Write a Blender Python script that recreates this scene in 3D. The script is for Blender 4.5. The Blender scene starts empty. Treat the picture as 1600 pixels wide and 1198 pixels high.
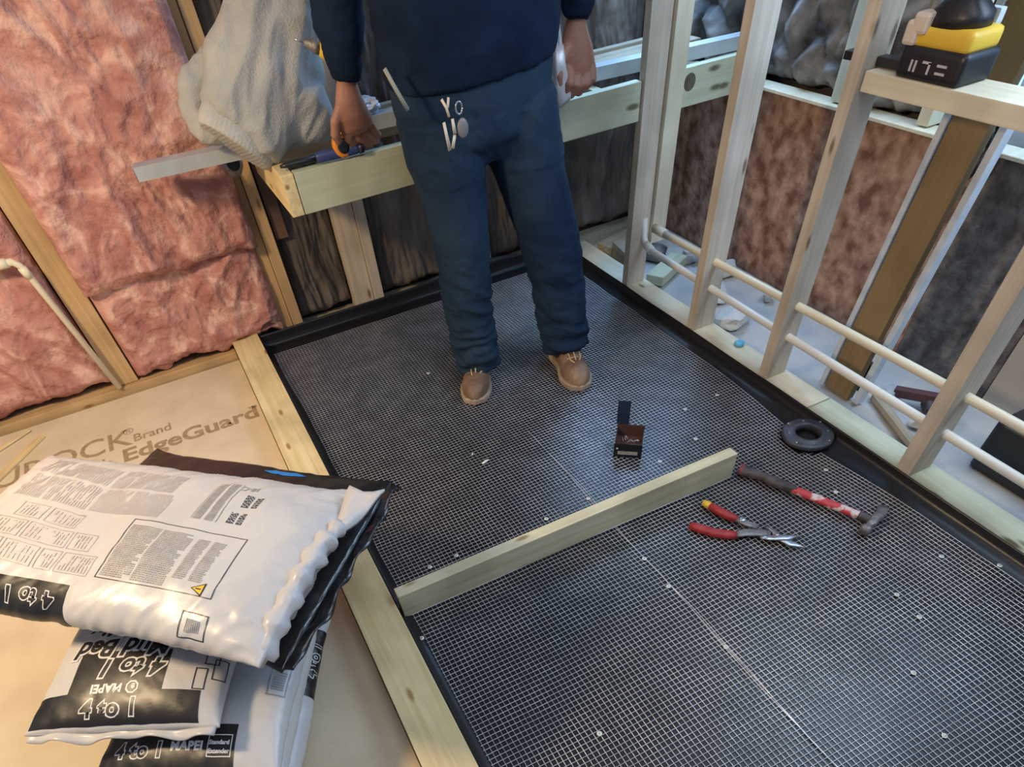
import bpy, bmesh, math, random
from mathutils import Vector, Matrix, noise
random.seed(7)
C = bpy.context.scene.collection
sc = bpy.context.scene
R = math.radians

# ------------------------------------------------------------------ camera
H = 1.4                                   # the phone is held 1.4 m above the floor
cam = bpy.data.cameras.new('camera'); camo = bpy.data.objects.new('camera', cam); C.objects.link(camo)
cam.sensor_width = 36; cam.lens = 922.1 / 1600 * 36
cam.shift_x = (800 - 770.455) / 1600; cam.shift_y = (991.48 - 599) / 1600
cam.clip_start = 0.02
M = Matrix(((0.894, -0.439, -0.088), (-0.404, -0.707, -0.580), (0.192, 0.554, -0.810)))   # world -> camera (x right, y down, z ahead)
ahead = Vector(M[2]).normalized(); right = Vector(M[0]); right = (right - ahead * right.dot(ahead)).normalized(); up = right.cross(ahead)
camo.matrix_world = Matrix(((right.x, up.x, -ahead.x, 0), (right.y, up.y, -ahead.y, 0), (right.z, up.z, -ahead.z, H), (0, 0, 0, 1)))
sc.camera = camo
sc.view_settings.view_transform = 'Standard'; sc.view_settings.look = 'None'
sc.view_settings.gamma = 1; sc.view_settings.use_curve_mapping = False
sc.view_settings.exposure = 0.08

# ------------------------------------------------------------------ light
w = bpy.data.worlds.new('world'); sc.world = w; w.use_nodes = True
bg = w.node_tree.nodes['Background']; bg.inputs[0].default_value = (0.62, 0.74, 1.0, 1); bg.inputs[1].default_value = 0.27
def area(name, loc, target, size, energy, col, sy=None):
    l = bpy.data.lights.new(name, 'AREA'); l.size = size; l.energy = energy; l.color = col
    if sy: l.shape = 'RECTANGLE'; l.size_y = sy
    o = bpy.data.objects.new(name, l); C.objects.link(o); o.location = loc
    o.rotation_euler = (Vector(target) - Vector(loc)).to_track_quat('-Z', 'Y').to_euler(); return o
area('work_light', (-1.35, 1.45, 1.95), (-0.3, 2.2, 0.0), 0.25, 44, (1.0, 0.73, 0.43))
area('ceiling_light', (0.7, 0.3, 2.5), (0.9, 0.9, 0), 1.2, 13, (0.95, 0.95, 1.0))
area('window_daylight', (2.3, 0.85, 1.75), (1.0, 1.9, 0.2), 1.1, 34, (0.60, 0.78, 1.0), 1.2)
area('rear_sheen_fill', (2.2, 2.96, 1.45), (1.2, 1.5, 0.0), 0.6, 38, (0.34, 0.60, 1.0), 0.9)

# ------------------------------------------------------------------ materials
def mat(name, col, rough=0.7, col2=None, scale=8.0, detail=6, bump=0.0, bscale=None, metal=0.0, stretch=(1, 1, 1),
        lo=0.35, hi=0.65, coord='Object', spec=0.5, emit=None, subs=0.0, trans=0.0):
    m = bpy.data.materials.new(name); m.use_nodes = True; nt = m.node_tree; N = nt.nodes; L = nt.links
    b = N['Principled BSDF']; b.inputs['Base Color'].default_value = (*col, 1); b.inputs['Roughness'].default_value = rough
    b.inputs['Metallic'].default_value = metal; b.inputs['Specular IOR Level'].default_value = spec
    if trans: b.inputs['Transmission Weight'].default_value = trans
    if emit: b.inputs['Emission Color'].default_value = (*emit[:3], 1); b.inputs['Emission Strength'].default_value = emit[3]
    tc = N.new('ShaderNodeTexCoord'); mp = N.new('ShaderNodeMapping'); mp.inputs['Scale'].default_value = stretch
    L.new(tc.outputs[coord], mp.inputs[0])
    if col2:
        n = N.new('ShaderNodeTexNoise'); n.inputs['Scale'].default_value = scale; n.inputs['Detail'].default_value = detail
        L.new(mp.outputs[0], n.inputs['Vector'])
        r = N.new('ShaderNodeValToRGB'); r.color_ramp.elements[0].position = lo; r.color_ramp.elements[1].position = hi
        r.color_ramp.elements[0].color = (*col, 1); r.color_ramp.elements[1].color = (*col2, 1)
        L.new(n.outputs['Fac'], r.inputs[0]); L.new(r.outputs[0], b.inputs['Base Color'])
    if bump:
        n2 = N.new('ShaderNodeTexNoise'); n2.inputs['Scale'].default_value = bscale or scale * 3; n2.inputs['Detail'].default_value = 8
        L.new(mp.outputs[0], n2.inputs['Vector'])
        bp = N.new('ShaderNodeBump'); bp.inputs['Strength'].default_value = bump; bp.inputs['Distance'].default_value = 0.01
        L.new(n2.outputs['Fac'], bp.inputs['Height']); L.new(bp.outputs[0], b.inputs['Normal'])
    return m

def wood(name, c1, c2, c3, rough=0.6, knots=0.055):
    """pine: long grain along local X, darker knots"""
    m = bpy.data.materials.new(name); m.use_nodes = True; nt = m.node_tree; N = nt.nodes; L = nt.links
    b = N['Principled BSDF']; b.inputs['Roughness'].default_value = rough; b.inputs['Specular IOR Level'].default_value = 0.3
    tc = N.new('ShaderNodeTexCoord'); oi = N.new('ShaderNodeObjectInfo')
    add = N.new('ShaderNodeVectorMath'); add.operation = 'ADD'; comb = N.new('ShaderNodeCombineXYZ')
    mul = N.new('ShaderNodeMath'); mul.operation = 'MULTIPLY'; mul.inputs[1].default_value = 13.7
    L.new(oi.outputs['Random'], mul.inputs[0]); L.new(mul.outputs[0], comb.inputs[0]); L.new(mul.outputs[0], comb.inputs[1])
    L.new(tc.outputs['Object'], add.inputs[0]); L.new(comb.outputs[0], add.inputs[1])
    mp = N.new('ShaderNodeMapping'); mp.inputs['Scale'].default_value = (1.2, 28, 28); L.new(add.outputs[0], mp.inputs[0])
    n = N.new('ShaderNodeTexNoise'); n.inputs['Scale'].default_value = 1.6; n.inputs['Detail'].default_value = 5; n.inputs['Distortion'].default_value = 0.8
    L.new(mp.outputs[0], n.inputs['Vector'])
    r = N.new('ShaderNodeValToRGB'); e = r.color_ramp.elements
    e[0].position = 0.30; e[0].color = (*c1, 1); e[1].position = 0.72; e[1].color = (*c2, 1)
    L.new(n.outputs['Fac'], r.inputs[0])
    mp2 = N.new('ShaderNodeMapping'); mp2.inputs['Scale'].default_value = (3.0, 9, 9); L.new(add.outputs[0], mp2.inputs[0])
    v = N.new('ShaderNodeTexVoronoi'); v.inputs['Scale'].default_value = 1.3; L.new(mp2.outputs[0], v.inputs['Vector'])
    r2 = N.new('ShaderNodeValToRGB'); r2.color_ramp.elements[0].position = knots; r2.color_ramp.elements[0].color = (1, 1, 1, 1)
    r2.color_ramp.elements[1].position = knots * 2.2; r2.color_ramp.elements[1].color = (0, 0, 0, 1)
    L.new(v.outputs['Distance'], r2.inputs[0])
    mx = N.new('ShaderNodeMix'); mx.data_type = 'RGBA'; L.new(r2.outputs[0], mx.inputs['Factor'])
    L.new(r.outputs[0], mx.inputs['A']); mx.inputs['B'].default_value = (*c3, 1)
    n3 = N.new('ShaderNodeTexNoise'); n3.inputs['Scale'].default_value = 5; L.new(add.outputs[0], n3.inputs['Vector'])
    r3 = N.new('ShaderNodeValToRGB'); r3.color_ramp.elements[0].color = (0.78, 0.78, 0.76, 1); r3.color_ramp.elements[0].position = 0.35
    r3.color_ramp.elements[1].color = (1, 1, 1, 1); r3.color_ramp.elements[1].position = 0.6; L.new(n3.outputs['Fac'], r3.inputs[0])
    mx2 = N.new('ShaderNodeMix'); mx2.data_type = 'RGBA'; mx2.blend_type = 'MULTIPLY'; mx2.inputs['Factor'].default_value = 1
    L.new(mx.outputs['Result'], mx2.inputs['A']); L.new(r3.outputs[0], mx2.inputs['B'])
    L.new(mx2.outputs['Result'], b.inputs['Base Color'])
    bp = N.new('ShaderNodeBump'); bp.inputs['Strength'].default_value = 0.25; bp.inputs['Distance'].default_value = 0.002
    L.new(n.outputs['Fac'], bp.inputs['Height']); L.new(bp.outputs[0], b.inputs['Normal'])
    return m

W_CURB = wood('pine_yellow', (0.70, 0.54, 0.26), (0.86, 0.72, 0.42), (0.40, 0.24, 0.09))
W_BLOCK = wood('pine_block', (0.62, 0.54, 0.33), (0.76, 0.70, 0.48), (0.33, 0.24, 0.12))
W_TREAT = wood('pine_treated', (0.50, 0.52, 0.36), (0.62, 0.64, 0.47), (0.16, 0.15, 0.08), knots=0.07)
W_STUD = wood('stud_pale', (0.58, 0.49, 0.38), (0.72, 0.64, 0.52), (0.25, 0.18, 0.12))
W_STUDC = wood('stud_cream', (0.72, 0.65, 0.46), (0.82, 0.76, 0.58), (0.35, 0.25, 0.15))
W_LEFT = wood('stud_orange', (0.50, 0.33, 0.16), (0.62, 0.44, 0.24), (0.28, 0.15, 0.07))
W_BROWN = wood('board_brown', (0.27, 0.18, 0.085), (0.31, 0.215, 0.105), (0.25, 0.16, 0.07), knots=0.01)
W_GREY = wood('board_weathered', (0.34, 0.29, 0.21), (0.47, 0.41, 0.31), (0.2, 0.15, 0.1))
PINK = mat('fibreglass_pink', (0.40, 0.175, 0.155), 1.0, (0.74, 0.47, 0.395), 6.5, 9, 0.75, 60, spec=0.05, lo=0.34, hi=0.64)
nt = PINK.node_tree
for n_ in nt.nodes:
    if n_.type == 'TEX_NOISE' and n_.inputs['Scale'].default_value < 10: n_.inputs['Distortion'].default_value = 1.6
    if n_.type == 'VALTORGB':
        e = n_.color_ramp.elements.new(.52); e.color = (.55, .285, .245, 1)
KRAFT = mat('kraft_facing', (0.060, 0.052, 0.05), 0.6, (0.20, 0.17, 0.145), 5, 6, 0.5, 22, spec=0.25, stretch=(1, 1, .45))
FOILG = mat('grey_facing', (0.045, 0.045, 0.048), 0.6, (0.30, 0.28, 0.26), 8, 6, 0.4, 25, spec=0.4)
RUBBER = mat('membrane_black', (0.010, 0.010, 0.011), 0.33, None, bump=0.25, bscale=9, spec=0.45)
WIRE = mat('galvanised_wire', (0.85, 0.85, 0.87), 0.34, (0.62, 0.62, 0.64), 12, 3, metal=0.75)
CEM = mat('cement_board_tan', (0.62, 0.52, 0.36), 0.85, (0.70, 0.60, 0.43), 6, 8, 0.08, 90)
PRINTB = mat('board_print_brown', (0.30, 0.215, 0.11), 0.85, (0.40, 0.30, 0.165), 30, 4)
PVC = mat('pvc_cream', (0.78, 0.70, 0.48), 0.35, (0.83, 0.78, 0.62), 4, 3)
PVCL = mat('pvc_white_blue', (0.74, 0.74, 0.70), 0.35, (0.82, 0.80, 0.70), 4, 3)
BAGW = mat('bag_white_plastic', (0.56, 0.555, 0.55), 0.33, (0.62, 0.615, 0.60), 5, 5, 0.10, 30, spec=0.5)
BAGK = mat('bag_black_plastic', (0.012, 0.012, 0.013), 0.25, None, bump=0.2, bscale=14, spec=0.6)
INK = mat('ink_black', (0.014, 0.014, 0.015), 0.38)
INKG = mat('ink_grey', (0.30, 0.29, 0.28), 0.5, (0.42, 0.41, 0.40), 60, 3)
INKL = mat('ink_pale_grey', (0.50, 0.47, 0.46), 0.5, (0.56, 0.53, 0.51), 20, 3)
INKW = mat('ink_white', (0.74, 0.74, 0.73), 0.4)
YEL = mat('yellow_plastic', (0.80, 0.52, 0.05), 0.4)
BLACKP = mat('black_plastic', (0.015, 0.016, 0.02), 0.4, None, bump=0.1, bscale=60)
NAVYP = mat('navy_plastic', (0.03, 0.05, 0.16), 0.4)
STEEL = mat('steel', (0.62, 0.63, 0.65), 0.3, (0.42, 0.42, 0.44), 30, 4, metal=0.9)
STEELD = mat('dark_steel', (0.20, 0.19, 0.19), 0.5, (0.33, 0.32, 0.31), 40, 4, 0.3, 90, metal=0.7)
ALU = mat('aluminium_channel', (0.42, 0.46, 0.48), 0.4, (0.55, 0.60, 0.62), 6, 4, metal=0.35)
WASH = mat('white_washer', (0.78, 0.80, 0.72), 0.4)
RED = mat('red_grip', (0.46, 0.045, 0.04), 0.5, (0.30, 0.02, 0.02), 30, 4, 0.2, 80)
REDW = mat('red_worn', (0.56, 0.05, 0.06), 0.5, (0.74, 0.62, 0.58), 34, 4, 0.15, 60, lo=0.50, hi=0.58)
GRIPB = mat('black_grip_worn', (0.035, 0.03, 0.03), 0.6, (0.10, 0.08, 0.08), 30, 4, 0.3, 90)
FLOORG = mat('floor_grey', (0.36, 0.37, 0.38), 0.8, (0.52, 0.50, 0.46), 5, 8, 0.15, 50)
SIDEP = mat('side_panel', (0.19, 0.085, 0.05), 0.85, (0.56, 0.34, 0.24), 16, 12, 0.9, 40, lo=0.36, hi=0.66)
SIDEG = mat('side_panel_grey', (0.085, 0.07, 0.065), 0.85, (0.25, 0.22, 0.20), 18, 12, 0.9, 40, lo=0.36, hi=0.72)
GREYB = mat('grey_beige_board', (0.42, 0.37, 0.31), 0.85, (0.50, 0.45, 0.38), 4, 6, 0.1, 40)

# ------------------------------------------------------------------ helpers
def link(name, me, m, parent=None):
    o = bpy.data.objects.new(name, me); C.objects.link(o)
    if m is not None:
        for mm in (m if isinstance(m, (list, tuple)) else [m]): me.materials.append(mm)
    if parent: o.parent = parent
    return o
def obj(name, bm, m, parent=None, smooth=False):
    bmesh.ops.recalc_face_normals(bm, faces=bm.faces[:])
    me = bpy.data.meshes.new(name); bm.to_mesh(me); bm.free()
    if smooth:
        for p in me.polygons: p.use_smooth = True
    return link(name, me, m, parent)
def tag(o, label=None, cat=None, group=None, kind=None):
    if label: o['label'] = label
    if cat: o['category'] = cat
    if group: o['group'] = group
    if kind: o['kind'] = kind
    return o
def empty(name, loc=(0, 0, 0), rz=0):
    o = bpy.data.objects.new(name, None); C.objects.link(o); o.location = loc; o.rotation_euler = (0, 0, rz)
    o.empty_display_size = 0.05; return o
def box(bm, x0, x1, y0, y1, z0, z1, bev=0.0, seg=1, mx=None):
    r = bmesh.ops.create_cube(bm, size=1)
    vs = r['verts']
    for v in vs: v.co = Vector(((x0 + x1) / 2 + v.co.x * (x1 - x0), (y0 + y1) / 2 + v.co.y * (y1 - y0), (z0 + z1) / 2 + v.co.z * (z1 - z0)))
    if bev:
        es = list({e for v in vs for e in v.link_edges})
        rb = bmesh.ops.bevel(bm, geom=es, offset=bev, segments=seg, affect='EDGES', profile=0.7)
        vs = list({v for f in rb['faces'] for v in f.verts} | {v for v in vs if v.is_valid})
    if mx is not None: bmesh.ops.transform(bm, matrix=mx, verts=vs)
    return vs
def lumber(name, a, b, wd, th, m, roll=0, side=(0, 0, 1), parent=None, warp=0.0):
    """a board from a to b (centre line). local X = length, local Y = width, local Z = thickness (towards 'side')"""
    a = Vector(a); b = Vector(b); X = (b - a).normalized(); Z = Vector(side); Z = (Z - X * Z.dot(X)).normalized(); Y = Z.cross(X)
    L = (b - a).length
    bm = bmesh.new(); box(bm, -L / 2, L / 2, -wd / 2, wd / 2, -th / 2, th / 2, 0.003, 2)
    if warp:
        bmesh.ops.bisect_plane(bm, geom=bm.verts[:] + bm.edges[:] + bm.faces[:], plane_co=(0, 0, 0), plane_no=(1, 0, 0))
        for v in bm.verts: v.co.z += warp * (1 - (2 * v.co.x / L) ** 2)
    o = obj(name, bm, m, parent)
    o.matrix_world = Matrix.Translation((a + b) / 2) @ Matrix((X, Y, Z)).transposed().to_4x4()
    return o
def tube(bm, pts, r, n=10, cap=True, rs=None):
    pts = [Vector(p) for p in pts]; rings = []; prev = None
    for i, p in enumerate(pts):
        t = (pts[min(i + 1, len(pts) - 1)] - pts[max(i - 1, 0)]).normalized()
        if prev is None:
            u = t.orthogonal().normalized()
        else:
            u = (prev - t * prev.dot(t)).normalized()
        prev = u; v = t.cross(u); rr = rs[i] if rs else r
        rings.append([bm.verts.new(p + (u * math.cos(2 * math.pi * k / n) + v * math.sin(2 * math.pi * k / n)) * rr) for k in range(n)])
    for a, b in zip(rings, rings[1:]):
        for k in range(n): bm.faces.new((a[k], a[(k + 1) % n], b[(k + 1) % n], b[k]))
    if cap:
        bm.faces.new(rings[0][::-1]); bm.faces.new(rings[-1])
    return rings
def lathe(bm, prof, n=32, mx=None):
    """prof: (r, z) list around local z"""
    rings = []
    for r, z in prof:
        rings.append([bm.verts.new((r * math.cos(2 * math.pi * k / n), r * math.sin(2 * math.pi * k / n), z)) for k in range(n)])
    for a, b in zip(rings, rings[1:]):
        for k in range(n): bm.faces.new((a[k], a[(k + 1) % n], b[(k + 1) % n], b[k]))
    bm.faces.new(rings[0][::-1]); bm.faces.new(rings[-1])
    if mx is not None: bmesh.ops.transform(bm, matrix=mx, verts=[v for r_ in rings for v in r_])
def loft(bm, secs, n=28, e=2.0):
    """secs: (centre, rx, ry[, twist]) rings perpendicular to the path; rx lies near world X, ry near world Y"""
    P = [Vector(s[0]) for s in secs]; rings = []
    for i, s in enumerate(secs):
        t = (P[min(i + 1, len(P) - 1)] - P[max(i - 1, 0)]).normalized()
        X = Vector((1, 0, 0)) if len(s) < 5 else Vector(s[4])
        X = (X - t * X.dot(t)).normalized(); Y = t.cross(X)
        tw = s[3] if len(s) > 3 else 0
        X, Y = X * math.cos(tw) + Y * math.sin(tw), Y * math.cos(tw) - X * math.sin(tw)
        ring = []
        for k in range(n):
            a = 2 * math.pi * k / n; c = math.cos(a); d = math.sin(a)
            c = math.copysign(abs(c) ** (2 / e), c); d = math.copysign(abs(d) ** (2 / e), d)
            ring.append(bm.verts.new(P[i] + X * c * s[1] + Y * d * s[2]))
        rings.append(ring)
    for a, b in zip(rings, rings[1:]):
        for k in range(n): bm.faces.new((a[k], a[(k + 1) % n], b[(k + 1) % n], b[k]))
    bm.faces.new(rings[0][::-1]); bm.faces.new(rings[-1])
def remesh(bm, vox, it=4, fac=0.5):
    """fuses overlapping closed shapes into one continuous surface and smooths it"""
    bmesh.ops.recalc_face_normals(bm, faces=bm.faces[:])
    me = bpy.data.meshes.new('t'); bm.to_mesh(me); bm.free()
    o = bpy.data.objects.new('t', me); C.objects.link(o)
    md = o.modifiers.new('r', 'REMESH'); md.mode = 'VOXEL'; md.voxel_size = vox; md.use_smooth_shade = True
    if it:
        s = o.modifiers.new('s', 'SMOOTH'); s.iterations = it; s.factor = fac
    dg = bpy.context.evaluated_depsgraph_get(); ev = o.evaluated_get(dg)
    out = bpy.data.meshes.new_from_object(ev, depsgraph=dg)
    bpy.data.objects.remove(o); out.materials.clear()
    return out
def fbm(p, o=4, s=1.0):
    v = 0; a = 1; t = 0; p = Vector(p) * s
    for _ in range(o): v += a * noise.noise(p); t += a; a *= 0.5; p = p * 2.03
    return v / t
def ridge(p, s=1.0, o=3):
    v = 0; a = 1; t = 0; p = Vector(p) * s
    for _ in range(o): v += a * (1 - abs(noise.noise(p)) * 2.4); t += a; a *= 0.55; p = p * 2.1
    return v / t
def sheet(name, O, U, V, lu, lv, nu, nv, f, m, depth=0.05, parent=None):
    """a thick batt or sheet: front surface O + uU + vV + f(u,v)N, closed at the back"""
    O = Vector(O); U = Vector(U); V = Vector(V); Nn = U.cross(V).normalized(); bm = bmesh.new(); g = []
    for i in range(nu + 1):
        row = []
        for j in range(nv + 1):
            u = lu * i / nu; v = lv * j / nv; d = f(u, v)
            if isinstance(d, tuple): row.append(bm.verts.new(O + U * (u + d[1]) + V * (v + d[2]) + Nn * d[0]))
            else: row.append(bm.verts.new(O + U * u + V * v + Nn * d))
        g.append(row)
    for i in range(nu):
        for j in range(nv): bm.faces.new((g[i][j], g[i + 1][j], g[i + 1][j + 1], g[i][j + 1]))
    rim = [g[i][0] for i in range(nu + 1)] + [g[nu][j] for j in range(1, nv + 1)] + [g[i][nv] for i in range(nu - 1, -1, -1)] + [g[0][j] for j in range(nv - 1, 0, -1)]
    back = []
    for v in rim:
        q = v.co - O; c = O + U * min(max(q.dot(U), 0), lu) + V * min(max(q.dot(V), 0), lv) - Nn * depth
        back.append(bm.verts.new(c))
    n = len(rim)
    for k in range(n): bm.faces.new((rim[k], back[k], back[(k + 1) % n], rim[(k + 1) % n]))
    bm.faces.new(back)
    return obj(name, bm, m, parent, True)
FONT_CACHE = {}
def text_mesh(s, size, off=0.0, shear=0.0, spacing=1.0, align='LEFT'):
    cu = bpy.data.curves.new('txt', 'FONT'); cu.body = s; cu.size = size; cu.offset = off; cu.shear = shear
    cu.space_character = spacing; cu.align_x = align; cu.resolution_u = 3
    o = bpy.data.objects.new('txt', cu); C.objects.link(o)
    dg = bpy.context.evaluated_depsgraph_get(); me = bpy.data.meshes.new_from_object(o.evaluated_get(dg), depsgraph=dg)
    bpy.data.objects.remove(o); bm = bmesh.new(); bm.from_mesh(me); bpy.data.meshes.remove(me); bpy.data.curves.remove(cu)
    bmesh.ops.remove_doubles(bm, verts=bm.verts[:], dist=1e-6)
    return bm
def densify(bm, mx):
    bmesh.ops.triangulate(bm, faces=bm.faces[:])
    for _ in range(6):
        es = [e for e in bm.edges if e.calc_length() > mx]
        if not es: break
        bmesh.ops.subdivide_edges(bm, edges=es, cuts=1)
        bmesh.ops.triangulate(bm, faces=[f for f in bm.faces if len(f.verts) > 3])

# ------------------------------------------------------------------ the room
def slab(name, x0, x1, y0, y1, z0, z1, m, kind='structure'):
    bm = bmesh.new(); box(bm, x0, x1, y0, y1, z0, z1); o = obj(name, bm, m); o['kind'] = kind; return o
slab('floor', -3.2, 4.6, -1.8, 3.35, -0.16, -0.012, FLOORG)
SHEATH = mat('sheathing_dark', (0.05, 0.04, 0.035), 0.9, (0.09, 0.07, 0.05), 4)
slab('wall_back', -3.2, 4.6, 3.16, 3.35, -0.012, 2.6, SHEATH)
slab('wall_right', 2.47, 2.6, 1.66, 3.16, -0.012, 2.6, SHEATH)

# sole plates
def struct(o): o['kind'] = 'structure'; return o
o = lumber('sole_plate', (-3.1, 3.06, .010), (-0.012, 3.06, .010), .11, .044, W_LEFT); tag(o, 'orange-brown wooden sole plate along the floor under the pink insulation', 'sole plate')
o = lumber('sole_plate', (.125, 3.075, .009), (2.33, 3.075, .009), .11, .04, W_GREY); tag(o, 'wooden sole plate at the back wall behind the standing worker', 'sole plate')
o = lumber('partition_plate', (1.82, -0.35, .013), (1.82, 1.27, .013), .115, .05, W_TREAT); tag(o, 'greenish wooden floor plate under the open stud partition, nearest length', 'floor plate')
o = lumber('partition_plate', (1.82, 1.276, .013), (1.82, 2.99, .013), .115, .05, W_STUDC); tag(o, 'pale wooden floor plate under the open stud partition, far length beyond the drain', 'floor plate')

# studs ------------------------------------------------------------
def stud(x0, x1, y0, y1, z0, z1, m, label, group=None, lean=(0, 0), th='y'):
    cx = (x0 + x1) / 2; cy = (y0 + y1) / 2
    a = (cx, cy, z0); b = (cx + lean[0], cy + lean[1], z1)
    if th == 'y': o = lumber('wall_stud', a, b, x1 - x0, y1 - y0, m, side=(0, 1, 0))
    else: o = lumber('wall_stud', a, b, y1 - y0, x1 - x0, m, side=(1, 0, 0))
    return tag(o, label, 'stud', group)
TOP = 2.5
stud(-.552, -.460, 3.025, 3.125, .034, TOP, W_LEFT, 'orange-brown wall stud between the two leftmost pink insulation bays')
stud(.222, .286, 3.04, 3.13, .030, TOP, W_LEFT, 'wall stud at the right edge of the pink insulation, left one of the pair')
stud(.288, .335, 3.02, 3.115, .030, TOP, W_LEFT, 'wall stud at the right edge of the pink insulation, right one of the pair', th='x')
stud(.610, .702, 3.03, 3.12, .030, TOP, W_STUD, 'wide wall stud under the bench left of the worker, left one of the pair')
stud(.704, .752, 3.02, 3.12, .030, TOP, W_STUD, 'narrow wall stud under the bench left of the worker, right one of the pair', th='x')
stud(1.30, 1.345, 3.03, 3.12, .030, TOP, W_STUD, 'wall stud showing between the legs of the worker', th='x')
stud(1.64, 1.685, 3.03, 3.12, .030, TOP, W_STUD, 'thin wall stud right behind the leg of the worker near the corner', th='x')
stud(2.22, 2.33, 3.03, 3.10, .030, TOP, W_GREY, 'grey corner stud beyond the partition beside the rusty side panel')
stud(1.768, 1.862, 2.435, 2.475, .0385, TOP, W_STUD, 'far partition stud that the bench board butts against')
stud(1.864, 1.936, 2.415, 2.455, .20, TOP, W_STUDC, 'cream stud fixed to the right of the far partition stud, ending above the floor')
stud(1.768, 1.872, 1.935, 1.978, .0385, TOP, W_STUD, 'second partition stud from the bench, wide face towards the room', lean=(0.03, 0.02))
stud(1.772, 1.862, 1.492, 1.535, .0385, TOP, W_STUD, 'third partition stud from the bench, carrying the far end of the sill')
stud(1.765, 1.862, .826, .876, .0385, TOP, W_STUD, 'nearest partition stud, pinkish, standing past the drain')
sill = lumber('window_sill_rail', (1.845, -0.3, .892), (1.845, 1.488, .892), .118, .042, W_STUDC); tag(sill, 'pale horizontal rail between partition studs that carries the yellow drill', 'rail')

# side wall beyond the partition
SP = sheet('side_panel', (2.36, 3.03, -.01), (0, -1, 0), (0, 0, 1), 1.62, .655, 110, 50, lambda u, v: -0.006 + 0.012 * fbm((u, v, 1), 4, 7), SIDEP, 0.04)
tag(SP, 'rust-brown mottled low wall panel beyond the partition with pale top edge', 'wall panel')
S2 = sheet('side_panel', (2.355, 1.405, -.01), (0, -1, 0), (0, 0, 1), .38, .655, 40, 50, lambda u, v: -0.006 + 0.012 * fbm((u, v, 4), 4, 7), SIDEG, 0.04)
tag(S2, 'dark grey mottled low wall panel just right of the brown standing board', 'wall panel')
bm = bmesh.new(); box(bm, 2.325, 2.40, 1.03, 1.40, .645, .657, .002); obj('top_edge', bm, W_STUDC, S2)
bm = bmesh.new(); box(bm, 2.325, 2.40, 1.41, 3.02, .645, .657, .002); e_ = obj('top_edge', bm, W_STUDC, SP)
o = slab('wall_board', 2.36, 2.40, -0.6, 1.02, -0.012, 1.0, GREYB, 'x'); del o['kind']; tag(o, 'smooth grey-beige wall board at the right, beyond the nearest partition stud', 'wall board')

# bench frame -------------------------------------------------------
o = lumber('bench_front_board', (.402, 2.47, .702), (1.764, 2.47, .702), .118, .04, W_TREAT, side=(0, -1, 0)); tag(o, 'greenish treated front board of the bench behind the worker', 'board')
o = lumber('bench_side_board', (.378, 2.452, .702), (.378, 3.02, .702), .118, .042, W_CURB, side=(-1, 0, 0)); tag(o, 'yellow-lit left side board of the bench, end grain facing the room', 'board')
o = lumber('bench_far_board', (1.94, 2.49, .70), (2.33, 2.49, .70), .118, .04, W_TREAT, side=(0, -1, 0)); tag(o, 'greenish board with a large dark knot continuing the bench beyond the partition', 'board')
bm = bmesh.new(); lathe(bm, [(.028, 0), (.026, .0016)], 24, Matrix.Translation((2.005, 2.4705, .715)) @ Matrix.Rotation(R(90), 4, 'X')); obj('knot', bm, mat('knot_dark', (0.09, 0.075, 0.05), .8, (.14, .12, .08), 40), None)['x'] = 1
kn = C.objects['knot']; del kn['x']; kn.parent = o; kn.matrix_parent_inverse = o.matrix_world.inverted()
o = lumber('bench_ledger', (.40, 3.0, .71), (2.33, 3.0, .71), .10, .038, W_GREY, side=(0, -1, 0)); tag(o, 'tan ledger board on the back wall behind the bench frame', 'board')
o = lumber('bench_shelf_board', (.42, 2.90, .742), (2.33, 2.90, .742), .13, .02, W_GREY); tag(o, 'weathered tan board lying flat along the back of the bench', 'board')
for i, x in enumerate((.98, 1.62)):
    o = lumber('bench_cross_block', (x, 2.492, .70), (x, 2.835, .70), .10, .038, W_TREAT, side=(1, 0, 0))
    tag(o, ['short wooden cross block inside the bench frame just left of the worker', 'short wooden cross block inside the bench frame near the partition'][i], 'board')
# long U-channel lying along the bench
A_ = Vector((-.066, 2.80, .782)); B_ = Vector((2.31, 2.535, .782)); X = (B_ - A_).normalized(); Y = Vector((0, 0, 1)).cross(X)
t = empty('metal_channel', A_); t.rotation_euler = (0, 0, math.atan2(X.y, X.x)); Lc = (B_ - A_).length
bm = bmesh.new(); prof = [(-.03, -.02), (-.03, .02), (.03, .02), (.03, -.02), (.027, -.02), (.027, .017), (-.027, .017), (-.027, -.02)]
a = [bm.verts.new((0, y, z)) for y, z in prof]; b = [bm.verts.new((Lc, y, z)) for y, z in prof]
for k in range(8): bm.faces.new((a[k], a[(k + 1) % 8], b[(k + 1) % 8], b[k]))
bm.faces.new(a[::-1]); bm.faces.new(b)
obj('channel_body', bm, ALU, t)
bm = bmesh.new(); box(bm, -.002, .003, -.026, .026, -.019, .016); obj('end_shade_plug', bm, BLACKP, t)  # solid black block stands in for the shade inside the channel end
tag(t, 'long grey metal channel lying along the bench, end poking out left of the sweatshirt', 'metal channel')

# curb and loose block
o = lumber('curb_board', (.052, -0.6, .056), (.052, 3.17, .056), .122, .036, W_CURB); tag(o, 'long yellow pine top board of the shower curb', 'board')
o = lumber('curb_board', (.052, -0.6, .0185), (.052, 3.0, .0185), .118, .037, W_CURB); tag(o, 'lower board of the shower curb beneath the long top board', 'board')
o = lumber('timber_block', (.126, 1.164, .052), (1.335, 1.164, .052), .098, .040, W_BLOCK, side=(0, -1, 0)); tag(o, 'loose pine timber standing on edge across the wire mesh', 'timber')

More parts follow.
